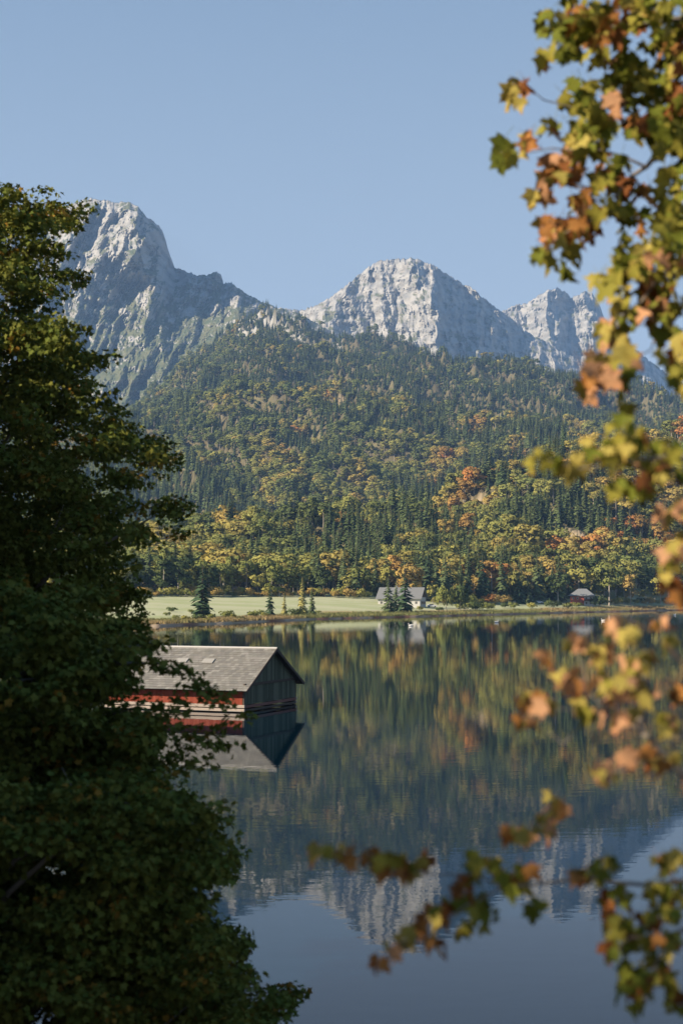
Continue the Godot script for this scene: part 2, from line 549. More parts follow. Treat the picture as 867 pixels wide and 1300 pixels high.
func single_tree(called: String, form: int, hue: String, p: Vector3, h: float, label: String, category: String, group: String, wide := 1.0) -> Node3D:
	var t := thing(called, p, label, category, group)
	t.rotation.y = rng.randf() * TAU
	var cr := obj("crown", crowns[form][0], tint_mat(hue, crowns[form][3]), t)
	var st := obj("trunk", crowns[form][1], bark_mat if crowns[form][3] else pale_bark, t)
	cr.scale = Vector3(h * wide, h, h * wide)
	st.scale = cr.scale
	cr.set_meta("kind", "stuff")
	return t

func pick_forest(u: float, d: float) -> Array:
	# [form, colour, height]
	var px := u * F + 433.5
	var x := u * d
	var db := poly(base_d, u)
	var w := n_mix.get_noise_2d(x, d)
	var w2 := n_tint.get_noise_2d(x + 900.0, d)
	var pc := 0.42 + 2.2 * w
	var warm := 0.24 + 1.0 * w2
	if d > 2150.0 + 260.0 * w2 and px > 300.0:
		pc = 0.93 + 0.3 * minf(w, 0.0)
		warm -= 0.15
	elif px < 330.0 and d > 1400.0:
		pc = 0.40 + 1.9 * w
		warm -= 0.22
	elif d < db + 100.0:
		pc = (0.22 if px < 560.0 else 0.05) + 0.9 * w
		warm += 0.10
	elif d < db + 420.0:
		pc = 0.22 + 1.9 * w
		warm += 0.12 + 0.22 * smoothstep(500.0, 800.0, px)
	else:
		warm += 0.10 * smoothstep(450.0, 800.0, px)
	var h := 0.0
	var form := 0
	var c: Color
	if rng.randf() < pc:
		form = rng.randi() % 3
		h = rng.randf_range(12.0, 28.0)
		c = Color(0.066, 0.098, 0.042).lerp(Color(0.118, 0.145, 0.056), rng.randf())
		if d > 2150.0 and px > 300.0:
			h = rng.randf_range(14.0, 21.0)
	else:
		form = 3 + rng.randi() % 8
		h = rng.randf_range(9.0, 22.0)
		var q := warm + rng.randfn() * 0.10
		if q < 0.15: c = Color(0.120, 0.156, 0.054).lerp(Color(0.180, 0.204, 0.062), rng.randf())
		elif q < 0.50: c = Color(0.204, 0.222, 0.066).lerp(Color(0.312, 0.300, 0.084), rng.randf())
		elif q < 0.80: c = Color(0.336, 0.300, 0.084).lerp(Color(0.396, 0.294, 0.090), rng.randf())
		elif q < 1.0: c = Color(0.420, 0.264, 0.084)
		else: c = Color(0.480, 0.228, 0.072)
	return [form, c * rng.randf_range(0.8, 1.2), h]

func build_forest() -> void:
	var lists := []
	for k in crowns.size(): lists.append([])
	var edge := []
	var cells := 0
	# scattered on a jittered grid whose spacing grows a little with distance
	var d := 560.0
	while d < 3640.0:
		var gap := 7.4 + 0.8 * smoothstep(700.0, 2600.0, d)
		var x := -0.33 * d
		while x < 0.33 * d:
			var xx := x + rng.randf_range(-0.48, 0.48) * gap
			var dd := d + rng.randf_range(-0.48, 0.48) * gap
			x += gap
			var u := xx / dd
			var db := poly(base_d, u)
			if dd < db + 2.0: continue
			if dd > 3000.0 and u > 0.075 : continue
			var p := Vector3(xx, 0, -dd)
			if bare(p): continue
			if dd > 2950.0 and n_tint.get_noise_2d(xx, dd) > 0.3 and rng.randf() < 0.6: continue
			var f := pick_forest(u, dd)
			p.y = ground_h(u, dd) - 0.3
			if dd < db + 26.0 and absf(u) < 0.245:
				edge.append([p, f])
			else:
				lists[f[0]].append([p, f])
		d += gap
	var said := ["wood of spruces covering the hill behind the lake", "slender spruces massed over the upper hill", "broad spruces scattered through the hill wood"]
	for k in lists.size():
		if lists[k].is_empty(): continue
		var mm := MultiMesh.new()
		mm.transform_format = MultiMesh.TRANSFORM_3D
		mm.use_colors = true
		mm.mesh = crowns[k][2]
		mm.instance_count = lists[k].size()
		for j in lists[k].size():
			var e: Array = lists[k][j]
			var h: float = e[1][2]
			var b := Basis(Vector3.UP, rng.randf() * TAU).scaled(Vector3(h * (1.0 if crowns[k][3] else 1.2) * rng.randf_range(1.0, 1.35), h, h * (1.0 if crowns[k][3] else 1.2) * rng.randf_range(1.0, 1.35)))
			mm.set_instance_transform(j, Transform3D(b, e[0]))
			mm.set_instance_color(j, e[1][1])
		var mi := MultiMeshInstance3D.new()
		mi.name = numbered("conifer_wood" if crowns[k][3] else "broadleaf_wood")
		mi.multimesh = mm
		add_child(mi)
		tag(mi, said[k] if k < 3 else "green to ochre broadleaf trees massed on the hill behind the lake", "wood", "woods covering the hill", "stuff")
		cells += lists[k].size()
	print("forest ", cells, " edge ", edge.size())
	# the front row of the forest: trees of their own
	var hue_names := hues.keys()
	for e in edge:
		var f: Array = e[1]
		var con: bool = crowns[f[0]][3]
		var best := ""
		var bd := 9.0
		for hn in hue_names:
			if con != (hn.ends_with("spruce")): continue
			if hn == "yellowing larch": continue
			var q: Color = hues[hn] - f[1]
			var dist := absf(q.r) + absf(q.g) + absf(q.b)
			if dist < bd:
				bd = dist
				best = hn
		var px: float = e[0].x / -e[0].z * F + 433.5
		var where := "behind the pale meadow"
		if px > 790.0: where = "on the slope beyond the red house"
		elif px > 700.0: where = "right behind the red house"
		elif px > 600.0: where = "behind the parked cars"
		elif px > 470.0: where = "behind the white farmhouse"
		var tall := "tall" if f[2] > 19.0 else ("low" if f[2] < 15.0 else "middling")
		if con:
			single_tree("spruce_tree", f[0], best, e[0], f[2], "%s %s %s at the forest edge %s" % [tall, ["broad", "slender", "open"][f[0]], best, where], "tree", "front row spruces of the forest", rng.randf_range(0.95, 1.2))
		else:
			var shape := "round crowned" if f[0] < 6 else ("upright" if f[0] < 9 else "high crowned")
			single_tree("broadleaf_tree", f[0], best, e[0], f[2] * rng.randf_range(0.85, 1.05), "%s %s %s tree at the forest edge %s" % [tall, shape, best, where.replace("on the slope ", "")], "tree", "front row leafy trees of the forest", rng.randf_range(1.1, 1.4))

func build_shore_plants() -> void:
	# px, py of foot, height in pixels, form, hue, width, label
	var trees := [
		[257, 782, 68, 2, "dark spruce", 1.35, "broad dark spruce standing alone on the bank of the pale meadow", "spruce_tree"],
		[343, 783, 42, 0, "dark spruce", 1.2, "narrow dark spruce at the water's edge beside a low hedge of bushes", "spruce_tree"],
		[361, 780, 28, 0, "yellowing larch", 1.1, "small yellowish larch beside the narrow dark spruce", "larch_tree"],
		[384, 781, 50, 0, "yellowing larch", 1.05, "tall yellow-green larch on the shore meadow", "larch_tree"],
		[396, 781, 38, 0, "green spruce", 1.0, "thin green spruce close beside the tall larch", "spruce_tree"],
		[493, 778, 48, 2, "green spruce", 1.3, "open green spruce before the white house wall", "spruce_tree"],
		[514, 777, 58, 2, "dark spruce", 1.3, "tall dark spruce before the middle of the white house", "spruce_tree"],
		[503, 776, 40, 1, "green spruce", 1.4, "small green spruce between the two larger spruces before the farmhouse", "spruce_tree"],
		[566, 775, 36, 11, "olive", 0.55, "round olive tree beside the gable end of the white house", "broadleaf_tree"],
		[584, 776, 38, 12, "deep green", 0.6, "round dark green tree beyond the olive tree near the white house", "broadleaf_tree"],
		[549, 771, 30, 6, "yellow green", 1.2, "yellow green tree behind the gable end of the white house", "broadleaf_tree"],
		[708, 767, 42, 5, "deep green", 1.2, "dark leafy tree beside the red house wall", "broadleaf_tree"],
		[773, 769, 56, 3, "olive", 1.3, "wide olive tree on the far side of the red house", "broadleaf_tree"],
		[744, 752, 48, 4, "deep green", 1.1, "dark leafy tree behind the roof of the red house", "broadleaf_tree"],
		[760, 771, 18, 11, "deep green", 1.2, "low dark bush at the corner of the red house", "bush"],
		[800, 768, 40, 6, "ochre", 1.2, "ochre leafy tree on the bank beyond the red house", "broadleaf_tree"],
		[838, 767, 34, 3, "yellow green", 1.2, "yellow green tree near the end of the bank", "broadleaf_tree"],
		[345, 758, 38, 6, "olive", 1.1, "upright olive tree standing out before the forest edge", "broadleaf_tree"],
		[355, 758, 33, 7, "deep green", 1.2, "pale stemmed green tree standing out before the forest edge", "broadleaf_tree"]]
	for t in trees:
		var p := ground_at(t[0], t[1])
		var h: float = t[2] * -p.z / F
		p.y -= 0.1
		single_tree(t[7], t[3], t[4], p, h, t[6], "bush" if t[7] == "bush" else "tree", "", t[5])
	# bushes on the bank
	var bushes := [219, 777, 6, 243, 779, 5, 212, 782, 5, 236, 788, 6, 253, 788, 8, 270, 787, 7, 288, 785, 9, 296, 786, 6, 306, 788, 5, 321, 784, 7, 329, 783, 8, 336, 784, 6, 374, 782, 9, 380, 782, 6, 404, 779, 4, 532, 775, 5, 558, 776, 5, 600, 774, 8, 612, 774, 7, 625, 773, 6, 640, 772, 6, 697, 770, 6, 733, 771, 6, 780, 768, 7, 812, 766, 6, 845, 765, 6, 224, 786, 5, 262, 790, 5, 605, 776, 11, 619, 775, 9, 652, 773, 8, 676, 773, 7, 702, 772, 9, 720, 773, 7, 590, 775, 9]
	for k in range(0, bushes.size(), 3):
		var p := ground_at(bushes[k], bushes[k + 1])
		var hue: String = ["deep green", "olive", "olive", "yellow green"][(k / 3) % 4]
		p.y -= 0.15
		single_tree("bush", 11 + (k / 3) % 2, hue, p, bushes[k + 2] * 1.35 * -p.z / F, "%s %s bush on the reedy far bank %s" % ["low" if bushes[k + 2] < 7 else "large", hue, "below the pale meadow" if bushes[k] < 470 else ("before the farmhouse" if bushes[k] < 590 else "towards the red house")], "bush", "bushes along the far bank", rng.randf_range(1.0, 1.6))
	# reeds and dry grass on the bank: nobody could count them
	var tuft := MB.new()
	for k in 9:
		var an := rng.randf() * TAU
		var o := Vector3(cos(an), 0, sin(an))
		var w := Vector3(-o.z, 0, o.x) * 0.05
		var b0 := o * 0.15 * rng.randf()
		var tip := b0 + o * rng.randf_range(0.1, 0.4) + Vector3(0, rng.randf_range(0.6, 1.0), 0)
		tuft.tri(b0 - w, b0 + w, tip, (o + Vector3.UP * 0.6).normalized(), Color.WHITE * rng.randf_range(0.8, 1.2))
	var mm := MultiMesh.new()
	mm.transform_format = MultiMesh.TRANSFORM_3D
	mm.use_colors = true
	mm.mesh = tuft.mesh()
	mm.instance_count = 16000
	for k in 16000:
		var u := rng.randf_range(-0.27, 0.27)
		var off := 1.2 + 34.0 * pow(rng.randf(), 1.6)
		var d := poly(shore_d, u) + off
		if d > poly(base_d, u): d = poly(base_d, u) - 2.0
		var sc := rng.randf_range(0.5, 1.25)
		mm.set_instance_transform(k, Transform3D(Basis(Vector3.UP, rng.randf() * TAU).scaled(Vector3(sc * 1.5, sc, sc * 1.5)), Vector3(u * d, ground_h(u, d) - 0.05, -d)))
		var g := 0.5 + 1.6 * n_tint.get_noise_2d(u * d, d)
		mm.set_instance_color(k, Color(0.40, 0.30, 0.15).lerp(Color(0.25, 0.26, 0.10), clampf(g, 0, 1)) * rng.randf_range(0.8, 1.15))
	var mi := MultiMeshInstance3D.new()
	mi.name = "reeds"
	mi.multimesh = mm
	mi.material_override = mat("reed", Color(1, 1, 1), 0.9, 0.15, 0.2, true)
	add_child(mi)
	tag(mi, "tawny reeds and dry grass along the far bank", "reeds", "", "stuff")
	# understory along the forest foot
	var px := 150.0
	while px < 867.0:
		var u := (px - 433.5) / F
		var d := poly(base_d, u) - rng.randf_range(0.0, 9.0)
		var p := Vector3(u * d, ground_h(u, d) - 0.2, -d)
		px += rng.randf_range(5.0, 13.0)
		var clear := false
		for h in [[478.0, 556.0], [650.0, 765.0]]:
			if px > h[0] and px < h[1]: clear = true
		if clear: continue
		var hue: String = ["ochre", "yellow green", "olive", "yellow green", "ochre", "orange"][rng.randi() % (6 if px > 420.0 else 5)]
		var hh := rng.randf_range(2.6, 6.5)
		single_tree("forest_shrub", 11 + rng.randi() % 2, hue, p, hh, "%s %s shrub at the foot of the forest %s" % ["low" if hh < 4.5 else "tall", hue, "behind the pale meadow" if px < 480.0 else ("beside the farmhouse" if px < 660.0 else "beyond the red house")], "shrub", "shrubs along the foot of the forest", rng.randf_range(0.9, 1.3))

# ------------------------------------------------------------------ boathouse
func build_boathouse() -> void:
	var c := on_water(310, 905)
	var s := Vector3(-0.927, 0, -0.376).normalized()
	var t := thing("boathouse", c, "wooden boathouse with grey tiled gable roof standing in the lake", "boathouse")
	t.basis = Basis(s, Vector3.UP, s.cross(Vector3.UP))
	var ln := 10.4
	var wd := 8.3
	var top := 1.72
	var ridge := 4.02
	var slope := (ridge - top) / (wd * 0.5)
	var red := [mat("red_plank_a", Color(0.215, 0.044, 0.024), 0.8, 0.3), mat("red_plank_b", Color(0.20, 0.038, 0.020), 0.8, 0.3), mat("red_plank_c", Color(0.245, 0.058, 0.034), 0.8, 0.3)]
	var dark := [mat("dark_plank_a", Color(0.075, 0.088, 0.062), 0.85, 0.3), mat("dark_plank_b", Color(0.105, 0.115, 0.084), 0.85, 0.3), mat("dark_plank_c", Color(0.056, 0.066, 0.046), 0.85, 0.3)]
	var pale := mat("pale_beam", Color(0.36, 0.30, 0.26), 0.8, 0.3)
	var brown := mat("dark_beam", Color(0.075, 0.06, 0.05), 0.85, 0.3)
	var unit := MB.new(); unit.box(Vector3.ZERO, Vector3.ONE, Transform3D(), 0.03)
	var plank := unit.mesh()
	# side walls of upright planks
	for z in [0.0, wd - 0.04]:
		var k := 0
		var x := 0.12
		while x < ln - 0.1:
			var w := rng.randf_range(0.20, 0.26)
			var o := obj("plank", plank, red[rng.randi() % 3], t)
			o.position = Vector3(x, 0.52 - rng.randf() * 0.02, z + rng.randf_range(-0.008, 0.008))
			o.scale = Vector3(minf(w, ln - 0.1 - x), top - 0.5, 0.04)
			x += w + 0.008
			k += 1
	# gable walls
	for x in [0.0, ln - 0.04]:
		var z := 0.1
		while z < wd - 0.1:
			var w := rng.randf_range(0.22, 0.30)
			w = minf(w, wd - 0.1 - z)
			var o := obj("plank", plank, dark[rng.randi() % 3], t)
			o.position = Vector3(x + rng.randf_range(-0.008, 0.008), 0.50, z)
			o.scale = Vector3(0.04, top - 0.52, w)
			var m := MB.new()
			var h0 := top + 0.14
			var ya := ridge - 0.09 - absf(z - wd * 0.5) * slope
			var yb := ridge - 0.09 - absf(z + w - wd * 0.5) * slope
			if minf(ya, yb) > h0 + 0.03:
				for q in 2:
					var xo := q * 0.04
					m.quad(Vector3(xo, h0, z), Vector3(xo, h0, z + w), Vector3(xo, yb, z + w), Vector3(xo, ya, z), Vector3(-1 if q == 0 else 1, 0, 0))
				m.quad(Vector3(0, h0, z), Vector3(0.04, h0, z), Vector3(0.04, ya, z), Vector3(0, ya, z), Vector3(0, 0, -1))
				m.quad(Vector3(0, h0, z + w), Vector3(0.04, h0, z + w), Vector3(0.04, yb, z + w), Vector3(0, yb, z + w), Vector3(0, 0, 1))
				var g := obj("gable_plank", m.mesh(), dark[rng.randi() % 3], t)
				g.position.x = x - 0.03 + rng.randf_range(-0.006, 0.006)
			z += w + 0.009
	# beams and posts
	var bm := func(called: String, lo: Vector3, hi: Vector3, mm: Material) -> void:
		var m := MB.new(); m.box(lo, hi, Transform3D(), 0.015)
		obj(called, m.mesh(), mm, t)
	for z in [-0.05, wd - 0.09]:
		bm.call("sill_beam", Vector3(-0.05, 0.30, z), Vector3(ln + 0.05, 0.50, z + 0.14), pale)
		bm.call("lower_beam", Vector3(-0.05, 0.06, z - 0.02), Vector3(ln + 0.05, 0.24, z + 0.12), pale)
		bm.call("wall_plate", Vector3(-0.35, top - 0.24, z + 0.01), Vector3(ln + 0.35, top - 0.12, z + 0.12), brown)
	for x in [-0.06, ln - 0.06]:
		bm.call("gable_beam", Vector3(x - 0.02, top - 0.02, 0.02), Vector3(x + 0.12, top + 0.15, wd - 0.02), brown)
		bm.call("gable_sill_beam", Vector3(x - 0.01, 0.28, 0.12), Vector3(x + 0.12, 0.47, wd - 0.12), mat("faded_red_beam", Color(0.17, 0.085, 0.07), 0.85, 0.3))
		bm.call("gable_lower_beam", Vector3(x + 0.01, 0.05, 0.12), Vector3(x + 0.10, 0.2, wd - 0.12), brown)
	for x in [0.0, ln * 0.33, ln * 0.66, ln - 0.18]:
		for z in [0.12, wd - 0.3]:
			var m := MB.new()
			m.tube([Vector3(x + 0.09, -2.2, z + 0.09), Vector3(x + 0.09, 0.30, z + 0.09)], [0.11, 0.11], 8)
			obj("pile", m.mesh(), brown, t)
	for z in [0.0, wd - 0.12]:
		for x in [-0.02, ln - 0.1]:
			bm.call("corner_post", Vector3(x, 0.5, z), Vector3(x + 0.12, top - 0.06, z + 0.12), brown)
	# roof: boards, courses of slates, ridge, bargeboards
	var slate_cols := [Color(0.175, 0.168, 0.155), Color(0.15, 0.145, 0.136), Color(0.205, 0.196, 0.182), Color(0.16, 0.152, 0.138)]
	var oh := 0.5
	var gx := 0.42
	for sd in 2:
		var m := MB.new()
		var b := MB.new()
		var zdir := -1.0 if sd == 0 else 1.0
		var down := Vector3(0, -slope, zdir).normalized()
		var nrm := Vector3(0, 1.0, zdir * slope).normalized()
		var apex := Vector3(0, ridge, wd * 0.5)
		var run := (wd * 0.5 + oh) / absf(down.z)
		var x0 := -gx
		var x1 := ln + gx
		# deck
		b.quad(apex + Vector3(x0, 0, 0), apex + Vector3(x1, 0, 0), apex + Vector3(x1, 0, 0) + down * run, apex + Vector3(x0, 0, 0) + down * run, nrm)
		var lowd := -nrm * 0.07
		b.quad(apex + Vector3(x0, 0, 0) + lowd, apex + Vector3(x1, 0, 0) + lowd, apex + Vector3(x1, 0, 0) + down * run + lowd, apex + Vector3(x0, 0, 0) + down * run + lowd, -nrm)
		obj("roof_deck", b.mesh(), brown, t)
		var rows := 19
		for r in rows:
			var a := run * r / rows
			var e := run * (r + 1.0) / rows + 0.05
			var x := x0 - 0.02 - 0.15 * (r % 2)
			while x < x1:
				var w := 0.30
				var xa := maxf(x, x0 - 0.02)
				var xb := minf(x + w - 0.008, x1 + 0.02)
				x += w
				if xb - xa < 0.03: continue
				var lift := rng.randf_range(0.030, 0.042)
				var col: Color = slate_cols[rng.randi() % 4] * rng.randf_range(0.9, 1.1)
				var p0 := apex + Vector3(xa, 0, 0) + down * a + nrm * 0.012
				var p1 := apex + Vector3(xb, 0, 0) + down * a + nrm * 0.012
				var p2 := apex + Vector3(xb, 0, 0) + down * e + nrm * lift
				var p3 := apex + Vector3(xa, 0, 0) + down * e + nrm * lift
				m.quad(p0, p1, p2, p3, Vector3.ZERO, col)
				var th := -nrm * 0.014
				m.quad(p3, p2, p2 + th, p3 + th, down, col)
		var o := obj("roof_slates", m.mesh(), mat("slate", Color(1, 1, 1), 0.7, 0.4, 0.0, true), t)
		o.set_meta("kind", "stuff")
		for gxx in [x0 - 0.04, x1 + 0.0]:
			var q := MB.new()
			var p := apex + Vector3(gxx, 0, 0)
			var w2 := Vector3(0.04, 0, 0)
			q.quad(p + nrm * 0.04, p + down * run + nrm * 0.04, p + down * run - nrm * 0.14, p - nrm * 0.14, Vector3(-1, 0, 0))
			q.quad(p + w2 + nrm * 0.04, p + w2 + down * run + nrm * 0.04, p + w2 + down * run - nrm * 0.14, p + w2 - nrm * 0.14, Vector3(1, 0, 0))
			q.quad(p + nrm * 0.04, p + w2 + nrm * 0.04, p + w2 + down * run + nrm * 0.04, p + down * run + nrm * 0.04, nrm)
			q.quad(p + down * run + nrm * 0.04, p + w2 + down * run + nrm * 0.04, p + w2 + down * run - nrm * 0.14, p + down * run - nrm * 0.14, down)
			obj("bargeboard", q.mesh(), brown, t)
		if sd == 0:
			for xs in [3.5, 5.5]:
				var q := MB.new()
				var f := Transform3D(Basis(Vector3.RIGHT, nrm, down), apex + Vector3(xs, 0, 0) + down * 1.55 + nrm * 0.03)
				q.box(Vector3(0, 0.0, 0), Vector3(0.85, 0.07, 0.55), f, 0.015)
				tag(obj("roof_plate", q.mesh(), mat("roof_plate", Color(0.27, 0.262, 0.25), 0.7, 0.3), t), "pale plate set in the grey roof tiles")
	var rc := MB.new()
	rc.tube([Vector3(-gx - 0.03, ridge + 0.02, wd * 0.5), Vector3(ln + gx + 0.03, ridge + 0.02, wd * 0.5)], [0.085, 0.085], 8)
	obj("ridge_cap", rc.mesh(), mat("ridge_cap", Color(0.40, 0.39, 0.38), 0.6, 0.4), t)

# ------------------------------------------------------------------ houses, cars, birds
func gable_house(called: String, p: Vector3, turn: float, ln: float, wd: float, wall: float, rise: float, over: float, label: String, wall_m: Material, upper_m: Material, roof_m: Material) -> Node3D:
	var t := thing(called, p, label, "house")
	t.rotation.y = turn
	var w := MB.new()
	w.box(Vector3(-ln / 2, -0.6, -wd / 2), Vector3(ln / 2, wall, wd / 2))
	obj("wall", w.mesh(), wall_m, t)
	var g := MB.new()
	for s in [-1.0, 1.0]:
		var x: float = s * (ln / 2 + 0.02)
		g.tri(Vector3(x, wall, -wd / 2), Vector3(x, wall, wd / 2), Vector3(x, wall + rise, 0), Vector3(s, 0, 0))
	obj("gable", g.mesh(), upper_m, t)
	for s in [-1.0, 1.0]:
		var r := MB.new()
		var sl := rise / (wd / 2)
		var zo: float = s * (wd / 2 + over)
		var a := Vector3(-ln / 2 - over, wall + rise + 0.15, 0)
		var b := Vector3(ln / 2 + over, wall + rise + 0.15, 0)
		var c := Vector3(ln / 2 + over, wall + 0.15 - over * sl, zo)
		var e := Vector3(-ln / 2 - over, wall + 0.15 - over * sl, zo)
		var th := Vector3(0, -0.25, 0)
		r.quad(a, b, c, e, Vector3(0, 1, s * sl).normalized())
		r.quad(a + th, b + th, c + th, e + th, Vector3(0, -1, -s * sl).normalized())
		r.quad(e, c, c + th, e + th, Vector3(0, 0, s))
		r.quad(a, e, e + th, a + th, Vector3(-1, 0, 0))
		r.quad(b, c, c + th, b + th, Vector3(1, 0, 0))
		obj("roof", r.mesh(), roof_m, t)
	return t

func window(t: Node3D, lo: Vector3, size: Vector2, facing: float) -> void:
	var fr := mat("window_frame", Color(0.5, 0.47, 0.42), 0.6)
	var gl := mat("window_glass", Color(0.02, 0.025, 0.03), 0.08, 0.5)
	var b := Transform3D(Basis(Vector3.UP, facing), lo)
	var m := MB.new()
	m.box(Vector3(-size.x / 2, 0, -0.05), Vector3(size.x / 2, size.y, 0.05), b)
	var f := obj("window", m.mesh(), fr, t)
	var q := MB.new()
	q.box(Vector3(-size.x / 2 + 0.12, 0.12, 0.0), Vector3(-0.05, size.y - 0.12, 0.07), b)
	q.box(Vector3(0.05, 0.12, 0.0), Vector3(size.x / 2 - 0.12, size.y - 0.12, 0.07), b)
	obj("pane", q.mesh(), gl, f)

func build_houses() -> void:
	var white := mat("white_plaster", Color(0.5, 0.49, 0.48), 0.9, 0.3)
	var brown := mat("brown_boards", Color(0.10, 0.065, 0.045), 0.85, 0.3)
	var slate := mat("house_slate", Color(0.165, 0.17, 0.175), 0.6, 0.4)
	var red := mat("red_house", Color(0.34, 0.095, 0.065), 0.85, 0.3)
	var p := ground_at(511, 770)
	p.z -= 6.0
	var k := -p.z / F
	var t := gable_house("farmhouse", p, -0.32, 19.0, 10.0, 4.0, 4.2, 0.9, "long white farmhouse with grey gable roof behind two spruces", white, brown, slate)
	for x in [-8.0, -5.4, -2.8, 0.0, 2.6, 5.2, 7.8]:
		window(t, Vector3(x, 1.0, 5.0), Vector2(1.1, 1.3), 0.0)
	for z in [-2.5, 0.0, 2.5]:
		window(t, Vector3(9.75, 1.0, z), Vector2(1.1, 1.3), PI / 2)
	var d := MB.new(); d.box(Vector3(0.9, 0, 4.95), Vector3(1.9, 2.1, 5.06))
	obj("door", d.mesh(), brown, t)
	var ch := MB.new(); ch.box(Vector3(-3.0, 6.4, -0.9), Vector3(-2.2, 9.1, -0.1), Transform3D(), 0.05)
	obj("chimney", ch.mesh(), white, t)
	# red house: hipped slate roof, red boards and a white front with a balcony
	p = ground_at(741, 769)
	p.z -= 5.0
	t = thing("red_house", p, "small red boarded house with a blue-grey hipped roof and white front", "house")
	t.rotation.y = -0.25
	var w := MB.new(); w.box(Vector3(-6.0, -0.6, -4.5), Vector3(1.2, 5.6, 4.5))
	obj("wall", w.mesh(), red, t)
	w = MB.new(); w.box(Vector3(1.2, -0.6, -4.6), Vector3(6.0, 5.6, 4.1))
	tag(obj("wall", w.mesh(), white, t), "white plastered front")
	var r := MB.new()
	var e := [Vector3(-7, 5.3, 5.6), Vector3(7, 5.3, 5.6), Vector3(7, 5.3, -5.6), Vector3(-7, 5.3, -5.6)]
	var a := Vector3(-2.2, 9.0, 0)
	var b := Vector3(2.2, 9.0, 0)
	r.quad(e[0], e[1], b, a); r.quad(e[2], e[3], a, b); r.tri(e[1], e[2], b); r.tri(e[3], e[0], a)
	r.box(Vector3(-7, 5.05, -5.6), Vector3(7, 5.29, 5.6))
	obj("roof", r.mesh(), mat("red_house_slate", Color(0.18, 0.19, 0.20), 0.7, 0.3), t)
	var bal := MB.new(); bal.box(Vector3(1.3, 2.5, 4.1), Vector3(6.2, 2.7, 5.3)); bal.box(Vector3(1.3, 2.7, 5.2), Vector3(6.2, 3.6, 5.3))
	obj("balcony", bal.mesh(), brown, t)
	for x in [2.4, 4.6]:
		for y in [0.7, 3.4]:
			window(t, Vector3(x, y, 4.1), Vector2(1.1, 1.3), 0.0)
	for x in [-4.5, -2.2]:
		window(t, Vector3(x, 3.3, 4.5), Vector2(1.0, 1.2), 0.0)
	# parked cars
	for c in [[657, 766, 0.2, "white_van"], [668, 765, 1.1, "white_car"], [684, 766.5, -0.1, "white_car"], [548, 771, 0.1, "white_car"]]:
		var lab: String = {657: "white car parked on the bank before the forest shrubs", 668: "white car parked askew between two other white cars", 684: "white car parked by the bank nearest the red house", 548: "white car parked beside the gable end of the farmhouse"}[c[0]]
		car(ground_at(c[0], c[1]), c[2], lab)

func car(p: Vector3, turn: float, label: String) -> void:
	var t := thing("parked_car", p + Vector3(0, 0.02, 0), label, "car", "white cars parked on the far shore")
	t.rotation.y = turn
	var paint := mat("white_paint", Color(0.7, 0.7, 0.72), 0.3, 0.5)
	var glass := mat("car_glass", Color(0.02, 0.025, 0.03), 0.08, 0.5)
	var tyre := mat("tyre", Color(0.02, 0.02, 0.02), 0.9, 0.3)
	var prof := [Vector2(-2.15, 0.3), Vector2(-2.2, 0.75), Vector2(-2.0, 0.98), Vector2(-1.75, 1.02), Vector2(-1.2, 1.46), Vector2(0.35, 1.5), Vector2(1.1, 1.02), Vector2(2.0, 0.85), Vector2(2.2, 0.6), Vector2(2.15, 0.3)]
	var m := MB.new()
	for k in prof.size():
		var a: Vector2 = prof[k]
		var b: Vector2 = prof[(k + 1) % prof.size()]
		var wa := 0.85 if a.y < 1.1 else 0.68
		var wb := 0.85 if b.y < 1.1 else 0.68
		m.quad(Vector3(a.x, a.y, -wa), Vector3(b.x, b.y, -wb), Vector3(b.x, b.y, wb), Vector3(a.x, a.y, wa))
		for s in [-1.0, 1.0]:
			m.tri(Vector3(0, 0.8, s * 0.85), Vector3(a.x, a.y, s * wa), Vector3(b.x, b.y, s * wb), Vector3(0, 0.1, s).normalized())
	obj("body", m.mesh(), paint, t)
	for s in [-1.0, 1.0]:
		var g := MB.new()
		g.quad(Vector3(-1.5, 1.06, s * 0.855), Vector3(0.9, 1.06, s * 0.855), Vector3(0.3, 1.42, s * 0.72), Vector3(-1.12, 1.4, s * 0.72), Vector3(0, 0.2, s).normalized())
		obj("side_window", g.mesh(), glass, t)
		for x in [-1.35, 1.35]:
			var q := MB.new()
			q.tube([Vector3(x, 0.32, s * 0.66), Vector3(x, 0.32, s * 0.88)], [0.32, 0.32], 12)
			obj("wheel", q.mesh(), tyre, t)

